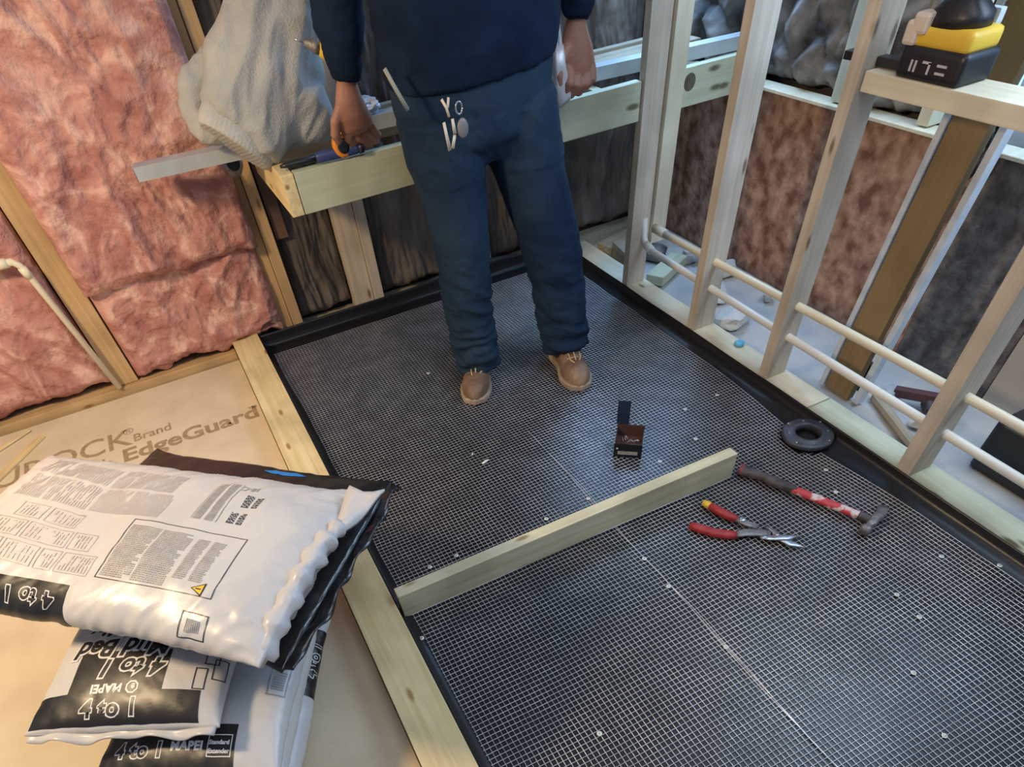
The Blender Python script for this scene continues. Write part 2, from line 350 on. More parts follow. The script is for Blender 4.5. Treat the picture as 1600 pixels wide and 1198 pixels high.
# --- insulation ----------------------------------------------------
def pinkf(seed, amp=1.0, lean=0.0):
    def f(u, v):
        p = Vector((u, v, seed)); q = Vector((u + .12 * noise.noise(p * 3), v + .12 * noise.noise(p * 3 + Vector((5, 5, 5))), seed))
        d = .036 * fbm(q, 3, 2.2) + .026 * max(0, ridge(q, 4.0)) + .015 * ridge(q, 9, 2) * (.4 + .9 * max(0, .5 + noise.noise(q * 3.1))) + .006 * ridge(q, 24, 2) * max(0, .5 + noise.noise(q * 2.3 + Vector((9, 0, 0)))) + .003 * fbm(q, 2, 50)
        return d * amp + lean
    return f
def edged(f, lu, lv, r=.05, rag=0.02, bot=True):
    def g(u, v):
        e = min(u, lu - u, (v if bot else 9)); k = max(0, min(1, e / r)); k = k ** .5
        du = 0; dv = 0
        if bot and v < .05: dv = rag * fbm((u, 3.3, v), 4, 9) * (1 - v / .05)
        return ((f(u, v) + .03) * k - .03, du, dv)
    return g
def batt(label, O, lu, lv, seed, nu, nv, m=PINK, f=None, r=.05, rag=.03, U=(1, 0, 0), depth=.05, name='insulation_batt', group=None, cat='insulation'):
    ff = f or pinkf(seed)
    return tag(sheet(name, O, U, (0, 0, 1), lu, lv, nu, nv, edged(ff, lu, lv, r, rag), m, depth), label, cat, group)
batt('fluffy pink insulation batt left of the leftmost stud, behind the cream pipe', (-1.45, 3.03, .05), .885, 1.0, 1.1, 110, 120, r=.04)
batt('pink insulation batt in the leftmost bay, upper piece', (-1.45, 3.02, .98), .885, 1.3, 4.1, 90, 90)
batt('large pink insulation batt between the two left studs, bulging over the lower batt', (-.462, 2.962, .415), .715, 1.9, 2.3, 130, 330, r=.04, rag=.03)
batt('lower pink insulation batt with ragged hem above the floor board', (-.455, 3.01, .055), .70, .43, 3.7, 130, 80, r=.05, rag=.06)
def kraftf(seed, amp=1.0, fz=2.2, fx=13):
    def f(u, v):
        s = .05 * fbm((u * 2, v * 2, seed), 2, 2); d = .018 * ridge((u * fx / 10 + s, v * fz / 10, seed), 10, 3) + .03 * fbm((u, v * .5, seed), 3, 4)
        return 1.7 * amp * d + .005 * fbm((u, v, seed), 2, 30)
    return f
batt('dark crumpled insulation facing in the bay under the left end of the bench', (.338, 3.09, .05), .27, 2.2, 7.1, 60, 260, KRAFT, kraftf(7.1), r=.03)
batt('dark crumpled insulation facing between the paired studs and the worker', (.756, 3.09, .05), .54, 2.2, 8.1, 110, 260, KRAFT, kraftf(8.1), r=.03)
batt('dark crumpled insulation facing right behind the worker', (1.348, 3.09, .05), .29, 2.2, 9.1, 70, 260, KRAFT, kraftf(9.1), r=.03)
batt('dark crumpled insulation facing in the corner by the partition', (1.69, 3.09, .05), .53, 2.2, 10.1, 110, 260, KRAFT, kraftf(10.1, 1.2), r=.03)
def rockf(seed):
    def f(u, v):
        p = Vector((u * 1.3, v * .8, seed)) * 7; d = noise.voronoi(p)[0]
        return .13 * min(.5, d[1] - d[0]) + .02 * fbm((u, v, seed), 3, 9) + .010 * ridge((u, v, seed), 14, 2)
    return f
yy = 3.02
for i, (y0, y1, lb) in enumerate([(2.99, 2.09, 'grey crumpled insulation facing above the rusty panel, by the second partition stud'),
        (1.97, 1.70, 'grey crumpled insulation facing above the rusty panel, seen under the drill rail')]):
    batt(lb, (2.41, y0, .66), y0 - y1, 1.5, 20 + i, 90, 200, FOILG, rockf(20 + i), U=(0, -1, 0), r=.03)
def sstud(y0, y1, label):
    a = (2.385, (y0 + y1) / 2, .662); tag(lumber('wall_stud', a, (a[0], a[1], 2.5), y1 - y0, .08, W_STUDC, side=(1, 0, 0)), label, 'stud')
sstud(2.02, 2.07, 'pale stud above the rusty side panel, left one of the pair'); sstud(1.975, 2.017, 'pale stud above the rusty side panel, right one of the pair')
sstud(1.645, 1.69, 'pale stud above the rusty side panel beside the bright window')

# window with vertical blind beyond the right
def wbox(name, x0, x1, y0, y1, z0, z1, m, parent=None, kind=None):
    bm = bmesh.new(); box(bm, x0, x1, y0, y1, z0, z1, .002); o = obj(name, bm, m, parent)
    if kind: o['kind'] = kind
    return o
GLASSW = mat('window_daylight', (0.4, 0.62, 0.85), 0.4, emit=(0.30, 0.58, 0.95, 1.7))
WH = mat('vinyl_white', (0.62, 0.70, 0.78), .4)
wn = wbox('window_1', 2.49, 2.52, -0.2, 1.64, .68, 2.3, GLASSW, None, 'structure')
wbox('window_frame', 2.47, 2.53, 1.635, 1.655, .64, 2.35, WH, wn); wbox('window_sill', 2.45, 2.53, -0.25, 1.64, .64, .68, WH, wn)
for k in range(24):
    y = 1.60 - k * .072; wbox('window_slat', 2.455, 2.462, y - .018, y + .018, .70, 2.28, mat('slat_blue', (.36, .55, .70), .5) if k == 0 else bpy.data.materials['slat_blue'], wn)
slab('wall_front_right', 2.49, 2.6, -0.8, 1.62, -.012, .64, SHEATH)

# leaning brown board and its pale trims
o = lumber('leaning_board', (1.985, 1.325, .0), (2.04, 1.245, 1.55), .112, .03, W_BROWN, side=(1, 0, 0)); tag(o, 'brown smooth board standing on end beyond the partition', 'board')
PALET = mat('trim_pale', (0.50, 0.58, 0.66), .5, (.66, .70, .74), 20, 3)
def trim(a, b, wd, th, label): tag(lumber('trim_strip', a, b, wd, th, PALET, side=(1, 0, 0)), label, 'trim')
trim((1.985, 1.396, 0), (2.04, 1.316, 1.55), .020, .04, 'pale blue-white trim strip along the left edge of the brown standing board')
trim((1.99, 1.236, 0), (2.045, 1.152, 1.55), .022, .035, 'pale trim strip standing just right of the brown board, dark gap between')

# coil of black cable hanging at the side wall
bm = bmesh.new()
for k in range(4):
    pts = []
    for i in range(40):
        a = 2 * math.pi * i / 39; rr = .095 + .006 * k
        pts.append((2.27 + .006 * k + .02 * math.sin(a * 2 + k), 1.44 + (.055 + .003 * k) * math.cos(a) , .66 + rr * math.sin(a) + .006 * k))
    tube(bm, pts, .008, 8)
tag(obj('cable_coil', bm, BLACKP, None, True), 'black coiled cable hanging right of the brown standing board', 'cable')

# --- pipes ---------------------------------------------------------
def pipe(pts, r, m, label, fit=()):
    t = empty('water_pipe', pts[0]); off = Vector(pts[0]); bm = bmesh.new(); tube(bm, [Vector(p) - off for p in pts], r, 16)
    obj('pipe_run', bm, m, t, True)
    for a, b in fit:
        bm = bmesh.new(); tube(bm, [Vector(a) - off, Vector(b) - off], r * 1.28, 16); obj('coupling', bm, m, t, True)
    tag(t, label, 'pipe'); return t
pipe([(1.82, 2.31, .293), (1.82, 1.9, .293), (1.82, 1.0, .301), (1.82, 0.0, .302)], .0135, PVC, 'upper cream plastic pipe running through the partition studs', [((1.82, 2.345, .293), (1.82, 2.27, .293))])
pipe([(1.835, 2.44, .30), (1.835, 2.43, .225), (1.832, 2.40, .208), (1.82, 2.33, .203), (1.82, 1.5, .188), (1.82, 1.0, .182), (1.82, 0.0, .172)], .0135, PVCL, 'lower pale plastic pipe running through the partition studs', [((1.83, 2.40, .209), (1.821, 2.35, .204))])
pipe([(-1.4, 2.975, .585), (-.66, 2.965, .59), (-.615, 2.963, .589), (-.598, 2.962, .572), (-.592, 2.965, .545), (-.545, 3.0, .04)], .0125, PVC, 'thin cream pipe turning down beside the leftmost stud', [((-.67, 2.965, .59), (-.63, 2.964, .590)), ((-.597, 2.963, .565), (-.592, 2.965, .53))])

# --- floor sheets and shower pan ------------------------------------
bm = bmesh.new(); box(bm, -3.0, -.012, -0.6, 2.99, -.011, .0, .001)
cb = obj('cement_board', bm, CEM, None); tag(cb, 'tan printed cement board lying on the floor left of the curb', 'board')
def decal(parent, s, size, x, y, z, m, off=0.0, rot=0, sx=1.0, name='print', sp=1.0, shear=0):
    bm = text_mesh(s, size, off, shear, sp)
    bmesh.ops.transform(bm, matrix=Matrix.Translation((x, y, z)) @ Matrix.Rotation(rot, 4, 'Z') @ Matrix.Diagonal((sx, 1, 1, 1)), verts=bm.verts[:])
    return obj(name, bm, m, parent)
decal(cb, 'DUROCK', .180, -1.225, 2.588, .0006, PRINTB, .001, sx=.90, sp=.97, name='brand_print')
decal(cb, '®', .06, -.580, 2.67, .0006, PRINTB)
decal(cb, 'Brand', .080, -.545, 2.598, .0006, PRINTB, .001, sx=.85, name='brand_print')
decal(cb, 'EdgeGuard', .128, -.600, 2.475, .0006, PRINTB, .0035, name='brand_print')
decal(cb, '™', .05, -.068, 2.53, .0006, PRINTB, .0)
decal(cb, 'BR', .115, -1.035, 2.448, .0006, PRINTB, .001, name='brand_print')
decal(cb, 'with', .10, -.81, 2.475, .0006, PRINTB, .001, name='brand_print')
decal(cb, 'USG', .12, -1.05, 1.10, .0006, INKL, .001, rot=R(-26), name='brand_print')

def zpan(x, y):                                   # gentle slope and ripples of the pan floor
    return .0
bm = bmesh.new(); X0, X1, Y0, Y1 = .116, 1.760, -.55, 3.018
nx, ny = 50, 100; prof = []
for i in range(nx + 1): prof.append((X0 + (X1 - X0) * i / nx, 0))
left = [(X0 - .001, .066), (X0 - .001, .05), (X0, .03), (X0 + .004, .012)]
rightp = [(X1 - .006, .010), (X1 - .001, .022), (X1 + .001, .036), (X1 + .002, .043)]
def row(y, lift=0):
    r = []
    for x, z in left + prof[1:-1] + rightp:
        wob = .004 * fbm((y * 2.5, x, 1), 2, 1) if z > .008 and x > 1 else 0
        r.append(bm.verts.new((x + (.006 * fbm((y, x, 4), 2, 3) if .03 > z > .008 else 0), y, max(z, lift) + wob)))
    return r
rows = [row(Y0 + (Y1 - .012 - Y0) * j / ny) for j in range(ny + 1)]
rows.append(row(Y1 - .003, .010)); rows.append(row(Y1, .03)); rows.append(row(Y1 + .001, .050)); rows.append(row(Y1 + .002, .062))
for v in rows[-1]: v.co.z = .060 + .008 * fbm((v.co.x * 3, 2, 2), 2, 1) + (.03 if .9 < v.co.x < 1.5 else 0) * math.sin(math.pi * min(1, max(0, (v.co.x - .9) / .6)))
for a, b in zip(rows, rows[1:]):
    for k in range(len(a) - 1): bm.faces.new((a[k], a[k + 1], b[k + 1], b[k]))
fl = obj('pan_liner', bm, RUBBER, None, True); fl['kind'] = 'structure'
md = fl.modifiers.new('s', 'SOLIDIFY'); md.thickness = .002; md.offset = -1
fl.name = 'pan_liner'; del fl['kind']; tag(fl, 'black rubber shower pan liner under the wire mesh, turned up at the edges', 'pan liner')

# wire mesh: real wires on the liner
DR = (1.683, 1.170)
def warp(x, y):
    dx = .010 * fbm((x, y, 3), 2, 1.6) + .004 * fbm((x, y, 8), 2, 6); dy = .010 * fbm((x, y, 6), 2, 1.6)
    z = .0035 + .006 * max(0, fbm((x, y, 9), 2, 2.6)) + .006 * max(0, fbm((x * .5, y, 12), 2, 5)) * (1 if x > 1.1 else .4)
    k = max(0, (x - 1.25) / .4); dx -= .035 * k * max(0, math.exp(-((y - 1.17) / .26) ** 2))    # squeezed past the drain
    return Vector((x + dx, y + dy, z))
bm = bmesh.new(); P = .0148; mx0, mx1, my0, my1 = .150, 1.715, -.5, 2.93; rw = .00092
def strip(pts):
    prev = None
    for p in pts:
        if (p.x - DR[0]) ** 2 + (p.y - DR[1]) ** 2 < .078 ** 2: prev = None; continue
        r = [bm.verts.new(p + d) for d in strip.o]
        if prev:
            for k in range(4): bm.faces.new((prev[k], prev[(k + 1) % 4], r[(k + 1) % 4], r[k]))
        prev = r
n1 = int((mx1 - mx0) / P); n2 = int((my1 - my0) / P)
def edge_x(y): return mx1 + .012 * fbm((y, 0, 0), 2, 2.5)
strip.o = [Vector((rw, 0, 0)), Vector((0, 0, rw)), Vector((-rw, 0, 0)), Vector((0, 0, -rw))]
for i in range(n1 + 1):
    x = mx0 + i * P; strip([warp(x, my0 + (my1 - my0) * j / 130) for j in range(131)])
strip.o = [Vector((0, rw, 0)), Vector((0, 0, rw)), Vector((0, -rw, 0)), Vector((0, 0, -rw))]
for j in range(n2 + 1):
    y = my0 + j * P; strip([warp(mx0 - .004 + (n1 * P + .006) * i / 64, y) + Vector((0, 0, .0011)) for i in range(65)])
wm = obj('wire_mesh', bm, WIRE, None, True); tag(wm, 'square galvanised wire mesh laid over the black shower pan liner', 'wire mesh')
# wrinkled seam wires where two mesh sheets overlap
bm = bmesh.new()
for k in range(2):
    strip.o = [Vector((rw * 1.2, 0, 0)), Vector((0, 0, rw * 1.2)), Vector((-rw * 1.2, 0, 0)), Vector((0, 0, -rw * 1.2))]
    strip([warp(.872 + k * .005 + .006 * fbm((y, k, 2), 2, 4) + .004 * math.sin(y * 9 + k * 2), y) + Vector((0, 0, .0015)) for y in [my0 + (1.75 - my0) * j / 90 for j in range(91)]])
obj('overlap_edge', bm, WIRE, wm, True)

# washered screws holding the mesh
SP_ = [(0.142, 1.047), (0.431, 0.538), (0.873, 0.596), (0.868, 0.851), (0.870, 0.979), (0.697, 1.293), (0.867, 1.305), (0.365, 1.296), (0.271, 1.295), (1.179, 1.334), (1.362, 1.373), (0.208, 1.610), (1.152, 0.139), (1.612, 0.548), (1.393, 0.506), (1.563, 0.908), (1.595, 1.547), (1.440, 1.540), (1.382, 0.420), (1.714, 0.443), (1.617, 1.007), (0.700, 2.35), (1.23, .30)]
LAB = ['white washer screw in the mesh beside the curb, below the loose timber', 'white washer screw in the mesh at the bottom of the photo, nearest the curb', 'white washer screw on the wrinkled mesh seam, nearest the bottom',
 'white washer screw on the mesh seam, middle of the seam', 'white washer screw on the mesh seam nearest the loose timber', 'white washer screw behind the middle of the loose timber', 'bluish washer screw behind the loose timber, at the seam',
 'white washer screw behind the loose timber, second from the curb', 'white washer screw behind the loose timber, nearest the curb', 'white washer screw in the mesh below the small black box', 'white washer screw in the mesh between black box and hammer butt',
 'white washer screw beside the curb, level with the bags', 'white washer screw at the bottom edge of the photo, right half', 'white washer screw at the right edge near the floor plate, lower', 'white washer screw in the lower right mesh, left of the plate pair', 'white washer screw above the hammer handle',
 'white washer screw in the shiny mesh up left of the drain', 'white washer screw in the shiny mesh right of the black box', 'white washer screw in the lower right mesh, lower of a pair', 'white washer screw tucked against the floor plate at the right edge', 'white washer screw between drain and hammer',
 'white washer screw behind the left boot, near the back wall', 'white washer screw in the bottom middle of the mesh']
proto = None
for (x, y), lb in zip(SP_, LAB):
    if proto is None:
        proto = empty('washer_screw'); bm = bmesh.new(); lathe(bm, [(.0068, 0), (.0072, .001), (.006, .0018)], 20); obj('washer', bm, WASH, proto, True)
        bm = bmesh.new(); lathe(bm, [(.0028, .0015), (.0030, .0028), (.002, .0034)], 12); obj('screw_head', bm, STEEL, proto, True); o = proto
    else:
        o = proto.copy(); C.objects.link(o)
        for ch in list(proto.children):
            c = ch.copy(); C.objects.link(c); c.parent = o
    z = warp(x, y).z; o.location = (x, y, z + .0018); tag(o, lb, 'screw', 'white washered screws in the wire mesh')

# drain flange
dr = empty('floor_drain', (DR[0], DR[1], 0))
bm = bmesh.new(); n = 48
pr = [(.043, .004), (.043, .030), (.046, .033), (.056, .0335), (.058, .031), (.074, .030), (.084, .028), (.0855, .024), (.0855, .014), (.070, .006), (.05, .004)]
rings = [[bm.verts.new((r * math.cos(2 * math.pi * k / n), r * math.sin(2 * math.pi * k / n), z)) for k in range(n)] for r, z in pr]
for a, b in zip(rings, rings[1:] + rings[:1]):
    for k in range(n): bm.faces.new((a[k], a[(k + 1) % n], b[(k + 1) % n], b[k]))
DRM = mat('abs_drain', (.035, .04, .055), .42, (.07, .08, .10), 30, 4)
obj('flange_ring', bm, DRM, dr, True)
bm = bmesh.new(); lathe(bm, [(.0425, .0025), (.0425, .006), (.02, .0065)], 40); obj('drain_shade_disc', bm, mat('drain_shade', (.004, .004, .005), .6), dr, True)  # near-black disc paints the shade of the hole; there is no depth below
for k in range(8):
    a = k * math.pi / 4 + .3; rr = .066 if k % 2 else .077
    bm = bmesh.new(); lathe(bm, [(.0042, .0285), (.0042, .0325), (.002, .0335)], 12, Matrix.Translation((rr * math.cos(a), rr * math.sin(a), 0))); obj('bolt', bm, STEEL if k % 2 == 0 else STEELD, dr, True)
tag(dr, 'round black drain flange on the mesh beside the partition plate', 'drain')

# --- mortar bags -----------------------------------------------------
class Bag:
    def __init__(s, L, W, T, seed, e=2.7, wr=1.0, flat=.75, bend=0.0):
        s.L, s.W, s.T, s.seed, s.e, s.wr, s.flat, s.bend = L, W, T, seed, e, wr, flat, bend
        N = 200; s.tab = []; acc = 0; prev = None                # arc length from the top centre to the bottom centre
        for i in range(N + 1):
            a = math.pi / 2 - math.pi * i / N; p = s.sec(a, W, T)
            if prev: acc += math.hypot(p[0] - prev[0], p[1] - prev[1])
            s.tab.append((acc, a)); prev = p
        s.half = acc
    def sec(s, a, W, T):
        c, d = math.cos(a), math.sin(a)
        return (W / 2 * abs(c) ** (2 / s.e), math.copysign(T / 2 * abs(d) ** (2 / 2.2), d))
    def ang(s, v):
        v = abs(v)
        for (l0, a0), (l1, a1) in zip(s.tab, s.tab[1:]):
            if v <= l1: return a0 + (a1 - a0) * (v - l0) / (l1 - l0 + 1e-9)
        return -math.pi / 2
    def raw(s, u, v):
        """v > 0 runs from the top centre towards local -y"""
        a = s.ang(v); k = min(1, abs(2 * u / s.L)); t = s.T * max(.035, (1 - k ** 4.5)) ** .55; Wd = s.W * (1 - .07 * (1 - k ** 8) * .4 + .02 * k ** 6)
        y, z = s.sec(a, Wd, t); y = -y if v > 0 else y
        d = s.wr * (.006 * fbm((u, v, s.seed), 3, 6) + .0022 * ridge((u * 1.2 + v * 1.0, (v - u * .5) * .35, s.seed), 16, 2) * (.35 + .65 * abs(math.cos(a))))
        d += s.wr * .004 * ridge((u * .3, v, s.seed + 5), 24, 2) * max(0, k - .72) / .28
        z += -s.bend * u * u
        return Vector((u, y + (-1 if v > 0 else 1) * math.cos(a) * d, z + math.sin(a) * d))
    def pt(s, u, v, lift=0.0):
        p = s.raw(u, v)
        if lift:
            e = .002; U = s.raw(u + e, v) - p; V = s.raw(u, v + e) - p; n = V.cross(U).normalized()
            if n.length < .5: n = Vector((0, 0, 1))
            a = s.ang(v); o = Vector((0, (-1 if v > 0 else 1) * math.cos(a), math.sin(a) + .001))
            if n.dot(o) < 0: n = -n
            p = p + n * lift
        return p
    def build(s, name, m, parent, nu=120, nv=110):
        bm = bmesh.new(); rows = []
        for i in range(nu + 1):
            u = -s.L / 2 + s.L * i / nu; rows.append([bm.verts.new(s.pt(u, -s.half + 2 * s.half * j / nv)) for j in range(nv)])
        for a, b in zip(rows, rows[1:]):
            for j in range(nv): bm.faces.new((a[j], a[(j + 1) % nv], b[(j + 1) % nv], b[j]))
        bm.faces.new(rows[0]); bm.faces.new(rows[-1][::-1]); return obj(name, bm, m, parent, True)
    def decal(s, name, bm, m, parent, f, lift=.0008, dens=.008):
        densify(bm, dens)
        for v in bm.verts:
            u, w_ = f(v.co.x, v.co.y); v.co = s.pt(max(-s.L / 2 + .001, min(s.L / 2 - .001, u)), w_, lift + v.co.z)
        return obj(name, bm, m, parent, True)
    def quads(s, name, rects, m, parent, lift=.0008, dens=.012, f=lambda x, y: (x, y)):
        bm = bmesh.new()
        for q in rects:
            if len(q) == 4 and not isinstance(q[0], tuple): x0, x1, y0, y1 = q; q = [(x0, y0), (x1, y0), (x1, y1), (x0, y1)]
            bm.faces.new([bm.verts.new((a, b, 0)) for a, b in q])
        return s.decal(name, bm, m, parent, f, lift, dens)
def frame(x0, x1, y0, y1, t):
    return [(x0, x1, y0, y0 + t), (x0, x1, y1 - t, y1), (x0, x0 + t, y0, y1), (x1 - t, x1, y0, y1)]
def words(x0, x1, y0, y1, pitch, h, along='u', gap=.004, seed=1, wmin=.006, wmax=.02, skip=0.0):
    rnd = random.Random(seed); out = []
    if along == 'u':
        y = y0
        while y + h <= y1:
            x = x0; end = x1 - (rnd.random() * .25 * (x1 - x0) if rnd.random() < .25 else 0)
            while x < end:
                l = min(rnd.uniform(wmin, wmax), end - x)
                if rnd.random() >= skip: out.append((x, x + l, y, y + h))
                x += l + gap
            y += pitch
    else:
        for r in words(y0, y1, x0, x1, pitch, h, 'u', gap, seed, wmin, wmax, skip): out.append((r[2], r[3], r[0], r[1]))
    return out
def flap(bag, parent, end, m, name='end_seam', w_=.022):
    """the stitched flat seam at an end of the bag"""
    bm = bmesh.new(); rows = []; u0 = end * bag.L / 2; n = 60
    for j in range(n + 1):
        y = -bag.W / 2 * 1.0 + bag.W * 1.0 * j / n; z = -bag.bend * u0 * u0 + .006 * math.sin(y * 40 + bag.seed) * .6
        rows.append([bm.verts.new((u0 + end * k * w_ / 3 - end * .004 + .004 * math.sin(y * 26 + bag.seed), y, z + k * .003 * math.sin(y * 60) + s_ * .002)) for s_ in (1, -1) for k in ((0, 1, 2, 3) if s_ == 1 else (3, 2, 1, 0))])
    for a, b in zip(rows, rows[1:]):
        for k in range(8): bm.faces.new((a[k], a[(k + 1) % 8], b[(k + 1) % 8], b[k]))
    bm.faces.new(rows[0]); bm.faces.new(rows[-1][::-1]); obj(name, bm, m, parent, True)
def place(name, x, y, z, deg, label, group=None):
    t = empty(name, (x, y, z), R(deg)); return tag(t, label, 'bag', group)
GRP = 'stacked mortar bags'
def outlined(bag, par, s, size, f, off=.004, lift=.0012, name='title_print', inner=INK, outer=INKW, sp=1.05, sh=0.0):
    bag.decal(name, text_mesh(s, size, off * 1.9, sh, sp), outer, par, f, lift)
    bag.decal(name, text_mesh(s, size, off * .55, sh, sp), inner, par, f, lift + .0006)

# lowest bag
t = place('mortar_bag', -.405, .985, .058, 65, 'lowest white mortar bag on the floor, its right side beside the curb', GRP)
b = Bag(.68, .40, .115, 31); b.build('sack', BAGW, t); flap(b, t, 1, BAGW); flap(b, t, -1, BAGW)
b.quads('black_print', [(.07, .29, .165, .235)], INK, t); outlined(b, t, '4 to 1', .05, lambda x, y: (.13 + x * .9, .215 - y), .002)
b.quads('code_print', frame(-.18, -.13, .19, .24, .003) + [(-.17, -.14, .20, .23)], INKG, t, .0011)
# second
t = place('mortar_bag', -.345, 1.075, .162, 64, 'second white mortar bag from the floor, with black patch at its right side', GRP)
b = Bag(.66, .40, .11, 32); b.build('sack', BAGW, t); flap(b, t, 1, BAGW); flap(b, t, -1, BAGW)
b.quads('black_print', [(-.31, -.15, .13, .19)], INK, t); outlined(b, t, 'rd', .03, lambda x, y: (-.17 - y, .185 - x), .001)
# third
t = place('mortar_bag', -.325, 1.05, .262, 63, 'third mortar bag up, its black band with extender label at the photo bottom', GRP)
b = Bag(.66, .41, .11, 33); b.build('sack', BAGW, t); flap(b, t, 1, BAGW); flap(b, t, -1, BAGW)
up_ = lambda u0, y0: (lambda x, y: (u0 + y, y0 + x))         # reads the right way up for somebody at the near end (v grows to the right)
dn_ = lambda u0, y0: (lambda x, y: (u0 - y, -y0 - x))         # upside down
b.quads('black_band', [(-.33, -.215, -.20, .115)], INK, t)
outlined(b, t, '4 to 1', .044, up_(-.282, -.155), .002)
b.decal('brand_print', text_mesh('MAPEI', .026, .0012, .0, 1.05), INKW, t, up_(-.270, -.028), .0014)
b.quads('label_box', frame(-.285, -.238, .055, .108, .002), INKW, t, .0012)
b.decal('label_print', text_mesh('Standard', .0125, .0006), INKW, t, up_(-.259, .058), .0014); b.decal('label_print', text_mesh('Extender', .0125, .0006), INKW, t, up_(-.277, .058), .0014)
b.quads('code_print', frame(-.14, -.065, .155, .20, .003) + [(-.125 + .006 * k, -.122 + .006 * k, .163, .192) for k in range(8)], INKG, t, .0011)
# fourth, the printed one
t = place('mortar_bag', -.392, 1.180, .355, 64, 'white mortar bag with large black upside-down title print, right below the top bags', GRP)
b = Bag(.67, .415, .105, 34, wr=.8); b.build('sack', BAGW, t); flap(b, t, 1, BAGW); flap(b, t, -1, BAGW)
b.quads('black_print', [(-.328, -.262, -.205, .170), (-.262, -.165, -.125, .088)], INK, t)
outlined(b, t, '4 to 1', .050, up_(-.312, -.085), .0020)
outlined(b, t, '4 to 1', .058, dn_(-.188, -.085), .0030, lift=.0014, sh=.2)
outlined(b, t, 'Mud Bed', .062, dn_(-.134, -.085), .0034, lift=.0014, sh=.2, sp=1.0)
outlined(b, t, 'Mix', .062, dn_(-.080, .03), .0034, lift=.0014, sh=.2)
b.decal('brand_print', text_mesh('MAPEI', .026, .0012, .0, 1.05), INKW, t, dn_(-.246, .0), .0014)
bm = bmesh.new(); bm.faces.new([bm.verts.new((.019 * math.cos(a), .019 * math.sin(a), 0)) for a in [math.pi / 4 * k + math.pi / 8 for k in range(8)]]); b.decal('emblem', bm, INKW, t, lambda x, y: (-.254 + x * .8, .022 + y * .8), .0014)
bm = bmesh.new(); bm.faces.new([bm.verts.new((.014 * math.cos(a), .014 * math.sin(a), 0)) for a in [math.pi / 4 * k + math.pi / 8 for k in range(8)]]); b.decal('emblem', bm, INK, t, lambda x, y: (-.254 + x * .8, .022 + y * .8), .0019)
b.decal('emblem', text_mesh('a', .020, .001), INKW, t, dn_(-.248, -.029), .0024)
arcs = []
for cu, cv in ((-.06, .215), (-.09, .245)):
    for rr in (.02, .029, .038):
        for k in range(10):
            a0 = math.pi * k / 10; a1 = math.pi * (k + 1) / 10
            arcs.append([(cu - rr * math.sin(a), cv - rr * math.cos(a)) if w_ else (cu - (rr + .0035) * math.sin(a), cv - (rr + .0035) * math.cos(a)) for a, w_ in ((a0, 1), (a1, 1), (a1, 0), (a0, 0))])
b.quads('side_print', [(-.13, -.01, .190, .255)], INK, t, .0008); b.quads('side_arcs', arcs, INKW, t, .0013)
b.quads('outline_drawing', frame(-.20, -.15, .165, .195, .002) + frame(-.235, -.185, .185, .215, .002) + frame(-.26, -.21, .150, .175, .002), INK, t, .001)

# black sack between
t = place('black_sack', -.249, 1.250, .436, -43, 'black glossy sack lying under the topmost white mortar bag, with a blue mark')
b = Bag(.73, .57, .065, 36, wr=1.3); b.build('sack', BAGK, t); flap(b, t, 1, BAGK, w_=.03)
b.quads('blue_print', [[(.02, -.255), (.05, -.268), (.075, -.262), (.11, -.265), (.15, -.252), (.11, -.245), (.06, -.248)]], mat('ink_blue', (.02, .22, .62), .35), t, .001)

# topmost bag
t = place('mortar_bag', -.375, 1.225, .522, -41, 'topmost white mortar bag, text side up, slightly yellow-lit')
b = Bag(.885, .47, .135, 41, wr=1.9, bend=.03); b.build('sack', BAGW, t, 190, 150)
def D(x, y):
    g = .45 + .55 * min(1, max(0, (x + .45) / .2)); return (x * (1 - .094 * g) + .116 * g, -(y * (1 - .094 * g) - .059 * g))
#                                      # (u, y) as measured, v runs to -y
b.quads('text_box_frame', frame(-.082, .212, -.102, .072, .0018), INK, t, .0009, f=D)
rw_ = []
for x0, x1, y0, y1, sd in ((-.074, .004, -.094, .060, 1), (.010, .088, -.094, .060, 2), (.102, .132, -.070, .052, 3), (.142, .172, -.070, .052, 4)): rw_ += words(x0, x1, y0, y1, .0052, .0033, 'u', .0016, sd, .003, .011)
b.quads('text_print', rw_, INKG, t, .0009, f=D)
tri = [[(.150, -.088), (.182, -.071), (.182, -.105)]]
b.quads('warning_sign', [[(x + .006, y + .003) for x, y in tri[0]]], INK, t, .0011, f=D)
b.quads('warning_sign', [[(.1605, -.085), (.1855, -.0725), (.1855, -.0975)]], YEL, t, .0016, f=D); b.quads('warning_mark', [(.168, .182, -.0862, -.0838)], INK, t, .0021, f=D)
pal = []
for x0, x1, y0, y1, sd in ((-.425, -.245, .175, .245, 5), (-.235, -.045, .175, .250, 6), (-.425, -.245, .085, .165, 7), (-.235, -.03, .085, .165, 8)): pal += words(x0, x1, y0, y1, .0062, .0047, 'v', .004, sd, .012, .05, .06)
b.quads('pale_text_print', pal, INKL, t, .0009, f=D)
b.quads('dense_print', words(.052, .075, .105, .245, .0035, .0026, 'v', .001, 9, .004, .01) + words(.082, .105, .105, .245, .0035, .0026, 'v', .001, 10, .004, .01) + [(.110, .112, .105, .245), (.047, .0485, .105, .245)], INKG, t, .0009, f=D)
b.quads('small_print', words(.145, .165, .165, .205, .004, .0022, 'v', .002, 11, .003, .009) + words(.172, .190, .165, .205, .004, .0022, 'v', .002, 12, .003, .009) + words(.135, .155, .11, .145, .004, .0022, 'v', .002, 13, .003, .009) + words(.160, .178, .11, .145, .004, .0022, 'v', .002, 14, .003, .009), INK, t, .0009, f=D)
b.decal('small_print', text_mesh('18-C', .022, .0008), INKG, t, lambda x, y: (.262 - x, -(.158 - y)), .001)
